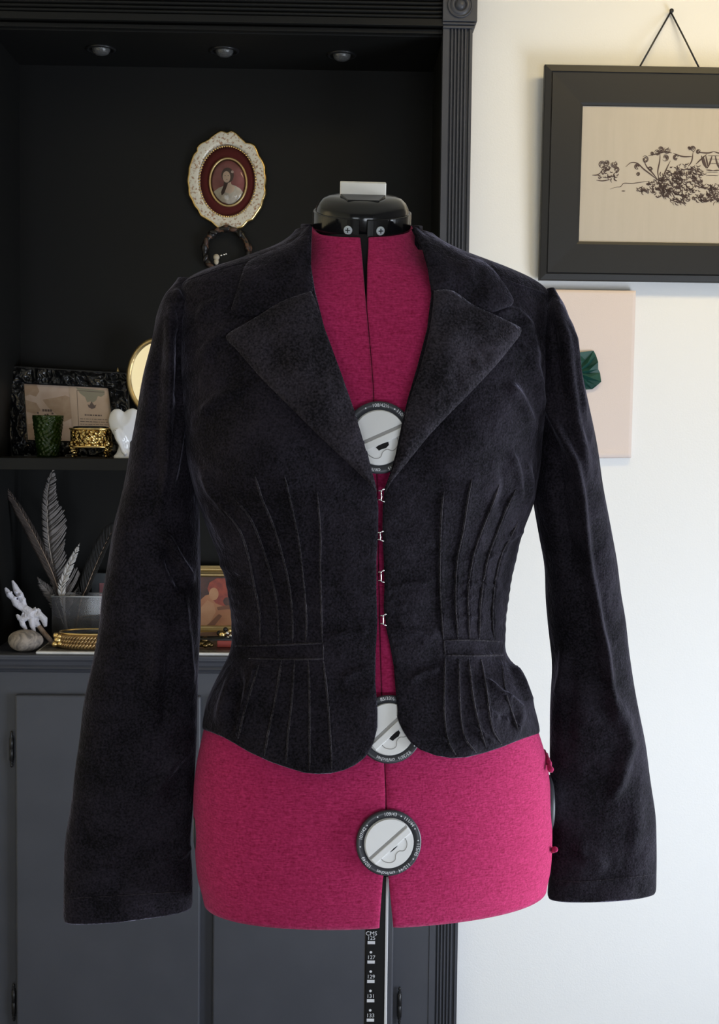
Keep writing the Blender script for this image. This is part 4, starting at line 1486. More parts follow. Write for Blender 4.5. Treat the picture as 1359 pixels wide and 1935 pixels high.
card2 = mesh('paper', [quad(0.51, 0.17, 0.0006), quad(0.83, 0.19, 0.0006), quad(0.87, 0.84, 0.0006), quad(0.53, 0.83, 0.0006)], [(0, 3, 2, 1)], M_paperB, pf, False)
card2['label'] = 'cream paper with a crown and lines of writing'
V, F = [], []


def qrect(u0, v0, u1, v1, sl=0.03):
    b = len(V)
    V.extend([quad(u0, v0, 0.0011), quad(u1, v0 + sl * (u1 - u0), 0.0011), quad(u1, v1 + sl * (u1 - u0), 0.0011), quad(u0, v1, 0.0011)])
    F.append((b, b + 3, b + 2, b + 1))


def words(u0, u1, v, h, wmin=0.008, wmax=0.03):
    u = u0
    while u < u1:
        w = min(random.uniform(wmin, wmax), u1 - u)
        qrect(u, v, u + w, v + h)
        u += w + 0.006


words(0.63, 0.77, 0.505, 0.016)
for v in (0.555, 0.585, 0.615):
    words(0.59, 0.82, v, 0.007, 0.01, 0.04)
words(0.62, 0.80, 0.665, 0.02, 0.02, 0.05)
words(0.585, 0.83, 0.70, 0.006)
qrect(0.575, 0.235, 0.578, 0.72)
qrect(0.575, 0.235, 0.80, 0.241)
mesh('faded_writing', V, F, M_ink, card2, False)
V, F = [], []
for u in (0.285, 0.306, 0.327, 0.348):          # row of small letters on the tan paper
    qrect(u, 0.465, u + 0.016, 0.49)
for u, v in ((0.24, 0.50), (0.245, 0.53), (0.36, 0.50), (0.355, 0.53), (0.30, 0.52), (0.32, 0.515)):
    qrect(u, v, u + 0.014, v + 0.018)
mesh('small_lettering', V, F, M_ink, card, False)
V, F = [], []
# crown
b = len(V)
cr = [(0.665, 0.425), (0.658, 0.39), (0.672, 0.40), (0.682, 0.378), (0.691, 0.355), (0.70, 0.378), (0.712, 0.40), (0.728, 0.39), (0.718, 0.43), (0.69, 0.442)]
V.extend([quad(u, v, 0.0011) for u, v in cr])
F.append(tuple(range(b, b + len(cr)))[::-1])
mesh('crown_emblem', V, F, M_ink, card2, False)
sg = [(0.57, 0.205), (0.80, 0.225), (0.80, 0.27), (0.77, 0.30), (0.745, 0.29), (0.73, 0.34), (0.70, 0.37), (0.68, 0.355), (0.655, 0.37), (0.64, 0.31), (0.60, 0.27)]
mesh('sage_print', [quad(u, v, 0.0009) for u, v in sg], [tuple(range(len(sg)))[::-1]], M_sage, card2, False)
mp_ = [[(0.145, 0.20), (0.25, 0.19), (0.27, 0.27), (0.24, 0.33), (0.19, 0.31), (0.15, 0.33)], [(0.15, 0.37), (0.24, 0.40), (0.27, 0.48), (0.22, 0.52), (0.155, 0.50)],
       [(0.29, 0.36), (0.40, 0.33), (0.48, 0.30), (0.53, 0.33), (0.53, 0.55), (0.46, 0.60), (0.40, 0.52), (0.33, 0.44)], [(0.155, 0.64), (0.21, 0.62), (0.24, 0.70), (0.20, 0.81), (0.155, 0.81)]]
V, F = [], []
for q in mp_:
    b = len(V)
    V.extend([quad(u, v, 0.0005) for u, v in q])
    F.append(tuple(range(b, b + len(q)))[::-1])
mesh('map_print', V, F, mat('brown_map_print', (0.40, 0.27, 0.18), 0.8, var=(0.45, 0.32, 0.22), var_s=70), card, False)

# green glass
M_green = mat('moss_green_glass', (0.030, 0.060, 0.008), 0.14, trans=0.35, ior=1.45)
s = px_m(2.93)
gp = at(91, 861, 2.93)
gp[2] = zshelf
gl = thing('glass_tumbler', 'moss green textured glass tumbler in front of the carved black frame', 'glass', gp)
nub = lambda a, z: 1.0 + 0.055 * math.sin(14 * a + 1.6 * math.sin((z / s) * 0.22)) * math.sin((z / s) * 0.48 + 1.3 * math.sin(4 * a))
prof = [(19, 0), (20, 1), (20.5, 4)] + [(20 + 8.2 * (k / 40) ** 0.9, 6 + 70 * k / 40) for k in range(41)] + [(28, 78), (26.5, 77.5), (25.5, 70), (20, 12), (0.1, 10)]
bm = bmesh.new()
lathe(bm, [(r * s, z * s) for r, z in prof], 96, gp, wob=nub)
bmobj('tumbler', bm, M_green, gl, True)

# gold filigree box on legs
s = px_m(2.88)
gp = at(172, 866, 2.88)
gp[2] = zshelf
gbx = thing('filigree_box', 'small gold filigree box standing on curled legs beside the green glass', 'trinket box', gp)
M_fil = mat('gold_filigree', (0.78, 0.52, 0.17), 0.25, 1.0)
nt, b = nodes_of(M_fil)
tc = nt.nodes.new('ShaderNodeTexCoord')
vo = nt.nodes.new('ShaderNodeTexVoronoi')
vo.inputs['Scale'].default_value = 190
nt.links.new(tc.outputs['Object'], vo.inputs['Vector'])
bpn = nt.nodes.new('ShaderNodeBump')
bpn.inputs['Strength'].default_value = 1.0
bpn.inputs['Distance'].default_value = 0.003
nt.links.new(vo.outputs['Distance'], bpn.inputs['Height'])
nt.links.new(bpn.outputs['Normal'], b.inputs['Normal'])
rr_ = nt.nodes.new('ShaderNodeValToRGB')
rr_.color_ramp.elements[0].color = (0.9, 0.66, 0.26, 1)
rr_.color_ramp.elements[1].color = (0.12, 0.06, 0.015, 1)
rr_.color_ramp.elements[0].position = 0.25
rr_.color_ramp.elements[1].position = 0.7
nt.links.new(vo.outputs['Distance'], rr_.inputs['Fac'])
nt.links.new(rr_.outputs['Color'], b.inputs['Base Color'])
bm = bmesh.new()
lathe(bm, [(z_[0] * s, z_[1] * s) for z_ in [(33, 20), (37, 20), (38, 22), (38, 53), (37, 56), (30, 57), (0.1, 57)]], 64, gp, 1.0, 0.72, wob=lambda a, z: 1 + 0.012 * math.sin(26 * a))
bmobj('box_body', bm, M_fil, gbx, True)
for zz in (21, 54.5):
    bm = bmesh.new()
    tube(bm, [(gp[0] + 39 * s * math.cos(a), gp[1] + 39 * s * 0.72 * math.sin(a), gp[2] + zz * s) for a in np.linspace(0, 2 * PI, 65)], 1.9 * s, 8)
    bmobj('rim', bm, M_gold, gbx, True)
bm = bmesh.new()
lathe(bm, [(33 * s, 56 * s), (33 * s, 58.5 * s), (24 * s, 60 * s), (0.1 * s, 60.5 * s)], 48, gp, 1.0, 0.72)
bmobj('lid', bm, M_plastic, gbx, True)
for a in (-2.55, -0.6, 0.6, 2.55):
    c, sn = math.cos(a), math.sin(a) * 0.72
    bm = bmesh.new()
    tube(bm, [(gp[0] + c * r * s, gp[1] + sn * r * s, gp[2] + z * s) for r, z in ((36, 32), (40, 24), (39, 16), (35, 9), (36, 4), (39, 2.4))], [5 * s, 6 * s, 4.6 * s, 3.2 * s, 2.8 * s, 2.4 * s], 10)
    ell(bm, (gp[0] + c * 40 * s, gp[1] + sn * 40 * s, gp[2] + 26 * s), (6 * s, 6 * s, 7 * s), None, 12, 8)
    bmobj('leg', bm, M_fil, gbx, True)

# white ceramic figurine
s = px_m(2.86)
gp = at(233, 868, 2.86)
gp[2] = zshelf
fg = thing('ceramic_figurine', 'glossy white ceramic elephant figurine with heart-shaped ears beside the gold filigree box', 'figurine', gp)
M_ceramic = mat('white_ceramic', (0.70, 0.70, 0.72), 0.12, spec=0.6)
bm = bmesh.new()
G = lambda u, v, w=0: (gp[0] + u * s, gp[1] - w * s, gp[2] + v * s)
HO = smooth_poly([(235, 781), (229, 776), (221, 774), (212, 778), (206, 790), (206, 804), (211, 818), (220, 831), (235, 846), (250, 833), (260, 820), (266, 806), (267, 790), (261, 778), (251, 773),
                  (241, 776), (235, 781)], 2)
HX, HY = np.meshgrid(np.arange(202, 272, 1.2), np.arange(770, 852, 1.2))
hd = np.where(inside(HX, HY, HO), polydist(HX, HY, HO)[0], -1.0)
ht = np.where(hd > 0, 1.2 + 2.3 * np.sqrt(np.maximum(hd, 0)), 0)
hv = {}
ny_, nx_ = hd.shape
for j_ in range(ny_ - 1):
    for i_ in range(nx_ - 1):
        cs = [(j_, i_), (j_, i_ + 1), (j_ + 1, i_ + 1), (j_ + 1, i_)]
        if all(hd[q] > 0 for q in cs):
            for sg in (1, -1):
                vs = []
                for q in cs:
                    if (q, sg) not in hv:
                        hv[(q, sg)] = bm.verts.new(G(HX[q] - 233, 868 - HY[q], sg * ht[q]))
                    vs.append(hv[(q, sg)])
                bm.faces.new(vs if sg > 0 else vs[::-1])
bd = [e_ for e_ in bm.edges if len(e_.link_faces) == 1]
bmesh.ops.bridge_loops(bm, edges=bd)
ell(bm, G(2, 50), (11 * s, 10 * s, 14 * s))
ell(bm, G(-3, 44, 5), (9 * s, 9 * s, 18 * s), Matrix.Rotation(-0.4, 3, 'Y'))
ell(bm, G(3, 28), (10 * s, 9 * s, 22 * s))
lathe(bm, [(19 * s, 0), (19 * s, 5 * s), (14 * s, 10 * s), (10 * s, 20 * s), (9 * s, 30 * s), (2 * s, 36 * s)], 28, G(1, 0), 1, 0.8)
tube(bm, [G(-12, 54, 8), G(-9, 40, 12), G(-2, 26, 13), G(2, 14, 14), G(8, 8, 16)], [6 * s, 5.5 * s, 4.6 * s, 4 * s, 3.5 * s], 12)
o = bmobj('figurine_body', bm, M_ceramic, fg, True)
rm_ = o.modifiers.new('blend', 'REMESH')
rm_.mode = 'VOXEL'
rm_.voxel_size = 1.3 * s
rm_.use_smooth_shade = True
sm_ = o.modifiers.new('soft', 'SMOOTH')
sm_.iterations = 8
bm = bmesh.new()
ell(bm, G(-12, 52, 13), (2.0 * s, 1.5 * s, 1.6 * s), None, 10, 6)
bmobj('eye', bm, M_void, fg, True)

# oval swing mirror
MPX, MPY, MY = 300, 713, 3.02
pl = Plane(MPX, MPY, MY, 0.0, -0.31)
mo = thing('oval_mirror', 'gold oval swing mirror on the shelf, half hidden behind the jacket sleeve', 'mirror', (pl.o[0], pl.o[1], zshelf))
M_mirror = mat('mirror_glass', (0.93, 0.92, 0.88), 0.03, 1.0)
bm = bmesh.new()
oval_ring(bm, pl, [(64, 73, -2, None), (66, 75, 2, None), (64, 73, 5, None), (60, 69, 6, None), (57, 66, 4, None), (56, 65, 0, None), (58, 67, -2, None), (64, 73, -2, None)], 80, close=False)
bmobj('mirror_rim', bm, M_goldrough, mo, True)
bm = bmesh.new()
flat_poly(bm, pl, ovalpts(0, 0, 57, 66, 64), 1.5)
bmobj('mirror_glass', bm, M_mirror, mo)
s = px_m(MY)
for u in (-75, 75):
    bm = bmesh.new()
    c = (pl.o[0] + u * s * 1.02 - 0.010, pl.o[1] + 0.062, 0)
    zt_ = float(at(225, 697, MY)[2]) + 0.004
    lathe(bm, [(6 * s, zshelf + 0.004), (6 * s, zshelf + 0.012), (3 * s, zshelf + 0.02), (3 * s, zt_ - 0.03), (4.5 * s, zt_ - 0.026), (3.2 * s, zt_ - 0.02), (4.4 * s, zt_ - 0.012), (2.4 * s, zt_ - 0.004), (0.3 * s, zt_ + 0.002)], 16, c)
    bmobj('post', bm, M_goldrough, mo, True)
bmobj('stand_base', BM((pl.o[0] - 84 * s, pl.o[0] + 84 * s, pl.o[1] - 0.004, pl.o[1] + 0.072, zshelf, zshelf + 0.006)), M_goldrough, mo, bevel=0.002)

# ------------------------------------------------------------------ things on the counter
M_marble = mat('white_marble', (0.66, 0.65, 0.64), 0.3, var=(0.55, 0.54, 0.53), var_s=30)
M_slate = mat('dark_speckled_top', (0.05, 0.048, 0.045), 0.35, var=(0.20, 0.18, 0.16), var_s=120)
TX0, TX1 = float(at(69, 1232, 2.80)[0]), float(at(470, 1232, 2.80)[0])
tray = thing('marble_tray', 'long flat marble tray with a white edge along the counter front', 'tray', ((TX0 + TX1) / 2, 2.86, zcount))
TZ = zcount + 0.0070
bmobj('tray_slab', BM((TX0, TX1, 2.790, 2.93, zcount, TZ - 0.0006)), M_marble, tray, bevel=0.0025)
bmobj('tray_top', BM((TX0 + 0.006, TX1 - 0.006, 2.796, 2.924, TZ - 0.0012, TZ)), M_slate, tray)

# braided dish with a dark mirrored top
s = px_m(2.845)
gp = at(176, 1224, 2.845)
gp[2] = TZ
dish = thing('braided_dish', 'gold braided oval trinket dish with a dark glass top on the marble tray', 'trinket dish', gp)
M_braid = mat('antique_gold_braid', (0.50, 0.34, 0.16), 0.38, 0.8, var=(0.30, 0.19, 0.09), var_s=60)
bm = bmesh.new()
lathe(bm, [(r * s, z * s) for r, z in [(62, 0), (66, 2), (67, 8), (65, 22), (66, 27), (62, 29), (60, 25), (0.1, 24)]], 64, gp, 1, 0.55)
bmobj('dish_body', bm, M_braid, dish, True)
for row, z0 in enumerate((8, 15.5, 22)):
    for ph in (0, PI):
        bm = bmesh.new()
        A = np.linspace(0, 2 * PI, 361)
        pts = [(gp[0] + (68 + 2.6 * math.cos(34 * a + ph + row)) * s * math.cos(a), gp[1] + (68 * 0.55 + 2.6 * math.cos(34 * a + ph + row)) * s * math.sin(a),
                gp[2] + (z0 + 3.0 * math.sin(34 * a + ph + row)) * s) for a in A]
        tube(bm, pts, 2.5 * s, 7)
        bmobj('braid_strand', bm, M_braid, dish, True)
bm = bmesh.new()
lathe(bm, [(62 * s, 25 * s), (62 * s, 28.5 * s), (57 * s, 30.5 * s), (30 * s, 31.5 * s), (0.1 * s, 32 * s)], 64, gp, 1, 0.55)
bmobj('glass_top', bm, M_plastic, dish, True)
bm = bmesh.new()
tube(bm, [(gp[0] + 62.5 * s * math.cos(a), gp[1] + 62.5 * 0.55 * s * math.sin(a), gp[2] + 29.5 * s) for a in np.linspace(0, 2 * PI, 65)], 2.2 * s, 8)
bmobj('top_rim', bm, M_gold, dish, True)
bm = bmesh.new()
c = (gp[0] - 62 * s, gp[1] - 20 * s, gp[2])
for q, r in (((0, 0, 17), 8), ((-4, 2, 25), 6), ((5, -2, 10), 6), ((-6, 0, 9), 6), ((3, -3, 24), 5)):
    ell(bm, (c[0] + q[0] * s, c[1] + q[1] * s, c[2] + q[2] * s), (r * s, r * s, r * s), None, 14, 10)
bmobj('clasp', bm, M_gold, dish, True)

# pebble
s = px_m(2.83)
gp = at(47, 1233, 2.83)
gp[2] = zcount
M_stone = mat('grey_pebble_stone', (0.22, 0.19, 0.165), 0.75, bump=90, bump_s=0.3)
nt, b = nodes_of(M_stone)
tc = nt.nodes.new('ShaderNodeTexCoord')
wv = nt.nodes.new('ShaderNodeTexNoise')
wv.inputs['Scale'].default_value = 42
wv.inputs['Detail'].default_value = 4
wv.inputs['Distortion'].default_value = 1.5
nt.links.new(tc.outputs['Object'], wv.inputs['Vector'])
r_ = nt.nodes.new('ShaderNodeValToRGB')
r_.color_ramp.elements[0].color = (0.15, 0.13, 0.118, 1)
r_.color_ramp.elements[1].color = (0.34, 0.29, 0.25, 1)
r_.color_ramp.elements[0].position = 0.42
r_.color_ramp.elements[1].position = 0.62
nt.links.new(wv.outputs['Fac'], r_.inputs['Fac'])
nt.links.new(r_.outputs['Color'], b.inputs['Base Color'])
bm = bmesh.new()
bmesh.ops.create_icosphere(bm, subdivisions=4, radius=1.0)
for v in bm.verts:
    q = v.co.copy()
    f = 1 + 0.05 * math.sin(2.3 * q.x + 1.1) + 0.04 * math.sin(3 * q.z + q.x)
    v.co = Vector((q.x * 34 * s * f, q.y * 25 * s * f, max(q.z, -0.93) * 20.5 * s * f))
zmin = min(v.co.z for v in bm.verts)
bm.transform(Matrix.Translation((gp[0], gp[1], gp[2] - zmin)) @ Matrix.Rotation(-0.0, 4, 'Y'))
peb = bmobj('pebble', bm, M_stone, None, True)
tag(peb, 'smooth grey pebble with a paler vein at the left end of the counter', 'stone')

# white coral-like ornament leaning over the pebble
M_coral = mat('chalky_white', (0.60, 0.59, 0.66), 0.7, bump=240, bump_s=0.6, bdist=0.003)
M_twig = mat('brown_twig', (0.20, 0.13, 0.09), 0.7, var=(0.35, 0.27, 0.22), var_s=120)
YO = 2.868
pl = Plane(60, 1165, YO, -0.12)
cor = thing('coral_sprig', 'white branching coral-like sprig on a brown stem leaning over the pebble', 'ornament', pl.o)
D = lambda x, y, w=0: pl(x - 60, 1165 - y, w)
bm = bmesh.new()
k = pl.k


def limb(pts, rs, w=0):
    tube(bm, [D(x, y, w) for x, y in pts], [r * k for r in rs], 10)


limb([(76, 1186), (66, 1172), (58, 1160), (46, 1150), (40, 1144)], [4, 7, 11, 8, 5])
limb([(48, 1153), (38, 1147), (30, 1141), (24, 1131), (17, 1124), (13, 1117), (9, 1111)], [5, 6, 6.5, 5, 6.2, 4.6, 2.2], 2)
limb([(46, 1146), (42, 1136), (36, 1124), (30, 1116), (26, 1107), (21, 1097)], [5, 5.5, 7, 6.5, 5, 2.0], -2)
limb([(47, 1140), (44, 1134), (38, 1128)], [2, 5, 4])
limb([(55, 1166), (44, 1170), (37, 1168), (32, 1161)], [6, 6, 5, 2.2], 3)
limb([(40, 1168), (44, 1180), (51, 1190)], [5, 5.5, 3], 3)
limb([(60, 1170), (62, 1182), (67, 1194)], [6, 5, 3], 4)
limb([(62, 1160), (68, 1150), (66, 1148)], [6, 5, 3], 1)
limb([(66, 1160), (74, 1152), (75, 1151)], [6, 5, 3])
limb([(66, 1164), (76, 1162), (84, 1170), (87, 1184)], [6, 7, 7, 3], 2)
for q in range(46):
    a, b_, r = random.choice([(58, 1162, 11), (50, 1160, 9), (72, 1164, 9), (36, 1146, 6), (34, 1124, 6), (18, 1122, 5), (42, 1174, 5)])
    ell(bm, D(a + random.uniform(-r, r), b_ + random.uniform(-r, r), random.uniform(2, 7)), (2.6 * k, 2.6 * k, 2.6 * k), None, 8, 6)
o = bmobj('coral_branch', bm, M_coral, cor, True)
rm_ = o.modifiers.new('blend', 'REMESH')
rm_.mode = 'VOXEL'
rm_.voxel_size = 1.1 * k
rm_.use_smooth_shade = True
bm = bmesh.new()
tube(bm, [D(70, 1178), D(84, 1196), D(95, 1208), D(103, 1218)], [4.5 * k, 5 * k, 4.6 * k, 4.5 * k], 10)
bmobj('stem', bm, M_twig, cor, True)

# clear glass box with feathers standing in it
GY = 2.985
s = px_m(GY)
gx0, gx1 = float(at(98, 1150, GY - 0.03)[0]), float(at(212, 1150, GY - 0.03)[0])
gz1 = float(at(150, 1124, GY)[2])
gbox = thing('glass_box', 'low clear glass box holding the feathers at the back of the counter', 'glass container', ((gx0 + gx1) / 2, GY, zcount))
t = 0.0025
for nm, bb in (('front_pane', (gx0, gx1, GY - 0.032, GY - 0.032 + t, zcount + 0.003, gz1)), ('rear_pane', (gx0, gx1, GY + 0.03, GY + 0.03 + t, zcount + 0.003, gz1)),
               ('side_pane', (gx0, gx0 + t, GY - 0.0295, GY + 0.03, zcount + 0.003, gz1)), ('side_pane', (gx1 - t, gx1, GY - 0.0295, GY + 0.03, zcount + 0.003, gz1)),
               ('glass_base', (gx0, gx1, GY - 0.032, GY + 0.0325, zcount, zcount + 0.003))):
    bmobj(nm, BM(bb), M_hazyglass, gbox, bevel=0.0006)
bm = bmesh.new()
tube(bm, [(gx0, GY - 0.0335, gz1), (gx1, GY - 0.0335, gz1), (gx1, GY + 0.033, gz1), (gx0, GY + 0.033, gz1), (gx0, GY - 0.0335, gz1)], 0.0016, 6)
bmobj('ground_edge', bm, mat('frosted_glass_edge', (0.42, 0.43, 0.45), 0.3), gbox, True)
M_cloudy = clear('crumpled_film', (0.85, 0.85, 0.87), 0.15, 1.45, 0.16)
bm = bmesh.new()
x0_, x1_ = gx0 + 0.022, gx1 - 0.008
nu, nv = 30, 14
vs = []
for j in range(nv):
    for i in range(nu):
        u, v = i / (nu - 1), j / (nv - 1)
        vs.append(bm.verts.new((x0_ + (x1_ - x0_) * u, GY - 0.014 + 0.008 * math.sin(9 * u + 4 * v) * math.sin(7 * v + 2), zcount + 0.004 + v * (gz1 - zcount + 0.004 * math.sin(11 * u)) )))
for j in range(nv - 1):
    for i in range(nu - 1):
        a = j * nu + i
        bm.faces.new((vs[a], vs[a + 1], vs[a + nu + 1], vs[a + nu]))
bmobj('crumpled_film', bm, M_cloudy, gbox, True)


def feather(label, shaft, wl, wr, Y, mv, ms, barbs=70, splits=0.1, slant=0.9, seed=1, rs=2.0, top=0.0):
    """shaft: picture points from the quill up to the tip; wl/wr: widths (px) as functions of the position"""
    rnd = random.Random(seed)
    q = smooth_poly(shaft, 3)
    n = len(q)
    lean = np.linspace(0, top, n)
    base = at(q[0][0], q[0][1], Y)
    t = thing('feather', label, 'feather', base, 'feathers standing in the glass box')
    bm = bmesh.new()
    tube(bm, [at(x, y, Y - l) for (x, y), l in zip(q, lean)], [rs * px_m(Y) * (1 - 0.85 * i / n) for i in range(n)], 7)
    bmobj('quill', bm, ms, t, True)
    V, F = [], []
    k0 = int(n * 0.12)
    for side, wf in ((-1, wl), (1, wr)):
        gapoff = 0
        for b in range(barbs):
            f = (b + rnd.uniform(-0.2, 0.2)) / barbs
            i = min(n - 2, max(1, int(k0 + f * (n - 1 - k0))))
            d = q[i + 1] - q[i - 1]
            d = d / (np.hypot(*d) + 1e-9)
            nrm = np.array((-d[1], d[0])) * side
            if nrm[0] * side < 0:
                nrm = -nrm
            if rnd.random() < splits:
                gapoff = rnd.uniform(-0.35, 0.1)
            gapoff *= 0.8
            w = wf(f) * rnd.uniform(0.92, 1.05)
            if w < 0.5:
                continue
            st = (n - 1 - k0) / barbs * 3 * 0.75
            prev = None
            for m in range(5):
                g = m / 4
                p = q[i] + nrm * w * g + d * w * (slant * g + (0.35 + gapoff) * g * g)
                hw = st * (1 - 0.55 * g)
                lift = 0.0012 * math.sin(g * 2.4) + 0.0006 * math.sin(b * 1.7)
                A_ = at(*(p - d * hw), Y - lean[i] - lift)
                B_ = at(*(p + d * hw), Y - lean[i] - lift)
                V += [A_, B_]
                c = len(V)
                if prev is not None:
                    F.append((prev, prev + 1, c - 1, c - 2))
                prev = c - 2
    o = mesh('vane', V, F, mv, t)
    so = o.modifiers.new('thickness', 'SOLIDIFY')
    so.thickness = 0.0003
    return t


M_fd = mat('brown_grey_feather', (0.040, 0.030, 0.027), 0.75, var=(0.085, 0.065, 0.056), var_s=55)
M_fg = mat('grey_feather', (0.24, 0.215, 0.205), 0.75, var=(0.15, 0.135, 0.13), var_s=45)
M_fw = mat('white_feather', (0.55, 0.53, 0.52), 0.75)
M_fk = mat('black_feather', (0.014, 0.013, 0.013), 0.7)
M_quill = mat('pale_quill', (0.42, 0.36, 0.31), 0.5)
M_quilld = mat('brown_quill', (0.28, 0.20, 0.15), 0.5)
feather('long straight brown-grey feather leaning to the left out of the glass box', [(132, 1206), (118, 1140), (98, 1080), (70, 1020), (40, 965), (18, 930), (11, 916)],
        lambda f: 15 * min(1, f * 3) * (1 - f ** 7), lambda f: 7 * min(1, f * 3) * (1 - f ** 6), 2.975, M_fd, M_quilld, 90, 0.03, 1.6, 2, 2.2)
feather('tall grey feather with ragged barbs standing upright behind the others', [(128, 1206), (118, 1150), (104, 1090), (93, 1030), (89, 970), (91, 925), (97, 896), (103, 884)],
        lambda f: 11 * min(1, f * 5) * (1 - f ** 8), lambda f: (42 + 8 * math.sin(f * 14)) * min(1, f * 6 + 0.3) * (1 - f ** 6) * (1 - 0.45 * f), 2.995, M_fg, M_quill, 66, 0.5, 0.55, 5, 2.2)
feather('small feather with a white tip between the two tall feathers', [(128, 1195), (116, 1120), (120, 1095), (132, 1066), (146, 1036), (151, 1026)],
        lambda f: 7 * min(1, f * 3) * (1 - f ** 6), lambda f: 9 * min(1, f * 3) * (1 - f ** 6), 2.965, M_fw, M_quill, 44, 0.2, 0.9, 8, 1.6)
feather('black feather with a pale quill leaning right towards the jacket sleeve', [(142, 1200), (152, 1140), (164, 1110), (182, 1066), (202, 1022), (222, 988)],
        lambda f: 20 * min(1, f * 4) * (1 - f ** 6), lambda f: 8 * min(1, f * 4) * (1 - f ** 6), 2.99, M_fk, M_quilld, 70, 0.03, 1.3, 11, 1.6)
feather('downy grey tuft of a feather low on the left side of the glass box', [(120, 1180), (106, 1140), (92, 1118), (80, 1104), (70, 1090)],
        lambda f: 13 * (1 - f ** 4), lambda f: 10 * (1 - f ** 4), 2.98, M_fg, M_quill, 40, 0.5, 0.5, 15, 1.0)

# small dark box frame in the corner behind
by = 3.062
x0, x1 = float(at(173, 1100, by)[0]), float(at(262, 1100, by)[0])
zt_ = float(at(190, 1083, by)[2])
sb = thing('shadow_box', 'small dark box frame with a pink picture behind the glass box', 'box frame', ((x0 + x1) / 2, by, zcount))
M_slatepaint = mat('slate_paint', (0.05, 0.055, 0.06), 0.5)
bmobj('box_frame', BM((x0, x1, by, by + 0.03, zcount, zt_)), M_slatepaint, sb, bevel=0.001)
a0, a1 = float(at(188, 1100, by)[0]), float(at(248, 1100, by)[0])
bmobj('picture', BM((a0, a1, by - 0.001, by + 0.001, zcount + 0.02, float(at(190, 1102, by)[2]))), mat('rose_print', (0.22, 0.075, 0.085), 0.6, var=(0.36, 0.16, 0.16), var_s=60), sb)

# gold framed painting
gy = 3.055
x0, x1 = float(at(318, 1150, gy)[0]), float(at(486, 1150, gy)[0])
zt_ = float(at(405, 1069, gy)[2])
gf = thing('framed_painting', 'gold framed painting in warm flesh tones standing behind the jewellery on the counter', 'painting', ((x0 + x1) / 2, gy, zcount))
bm = bmesh.new()
loops = [(0, 0.0), (0, 0.012), (0.005, 0.014), (0.007, 0.011), (0.010, 0.011), (0.015, 0.016), (0.020, 0.012), (0.023, 0.012), (0.026, 0.008), (0.027, 0.004)]
RR = []
for ins, hgt in loops:
    RR.append([bm.verts.new((x, gy + 0.012 - hgt, z)) for x, z in ((x0 + ins, zcount + ins), (x1 - ins, zcount + ins), (x1 - ins, zt_ - ins), (x0 + ins, zt_ - ins))])
for a, b in zip(RR, RR[1:]):
    for k in range(4):
        bm.faces.new((a[k], a[(k + 1) % 4], b[(k + 1) % 4], b[k]))
bm.faces.new(RR[0])
bmobj('gilded_frame', bm, M_goldrough, gf, bevel=0.0004)
pms = [mat('painted_flesh', (0.50, 0.235, 0.115), 0.45, var=(0.42, 0.17, 0.085), var_s=26), mat('painted_umber', (0.075, 0.045, 0.04), 0.5, var=(0.12, 0.06, 0.05), var_s=60),
       mat('painted_copper', (0.38, 0.085, 0.055), 0.5, var=(0.24, 0.06, 0.05), var_s=90), mat('painted_light_flesh', (0.56, 0.30, 0.16), 0.45, var=(0.48, 0.23, 0.12), var_s=30),
       mat('painted_shadow_brown', (0.22, 0.095, 0.055), 0.5)]
pl = Plane(405, 1150, gy + 0.004)
bm = bmesh.new()
Q = lambda pts: [(x - 405, 1150 - y) for x, y in pts]
flat_poly(bm, pl, Q([(338, 1226), (466, 1226), (466, 1090), (338, 1090)]), 0.0, 1)
flat_poly(bm, pl, Q([(345, 1226), (352, 1170), (372, 1140), (388, 1125), (400, 1122), (412, 1140), (440, 1150), (466, 1165), (466, 1226)]), 0.3, 0)
flat_poly(bm, pl, Q([(392, 1112), (396, 1100), (410, 1092), (428, 1092), (444, 1100), (448, 1118), (440, 1136), (424, 1146), (408, 1140), (398, 1128)]), 0.5, 2)
flat_poly(bm, pl, Q(ovalpts(404, 1122, 9, 12)), 0.6, 3)
flat_poly(bm, pl, Q([(378, 1150), (392, 1134), (404, 1140), (408, 1156), (396, 1178), (380, 1190), (372, 1176)]), 0.7, 3)
flat_poly(bm, pl, Q([(378, 1192), (398, 1176), (414, 1160), (420, 1164), (406, 1182), (388, 1198), (378, 1202)]), 0.8, 4)
flat_poly(bm, pl, Q([(392, 1196), (412, 1178), (430, 1162), (448, 1158), (446, 1172), (424, 1186), (404, 1200)]), 0.9, 0)
flat_poly(bm, pl, Q([(410, 1147), (432, 1143), (450, 1146), (450, 1152), (430, 1151), (412, 1153)]), 0.9, 4)
flat_poly(bm, pl, Q(ovalpts(429, 1136, 7, 8)), 0.8, 1)
o = bmobj('canvas', bm, pms[0], gf)
for m in pms[1:]:
    o.data.materials.append(m)

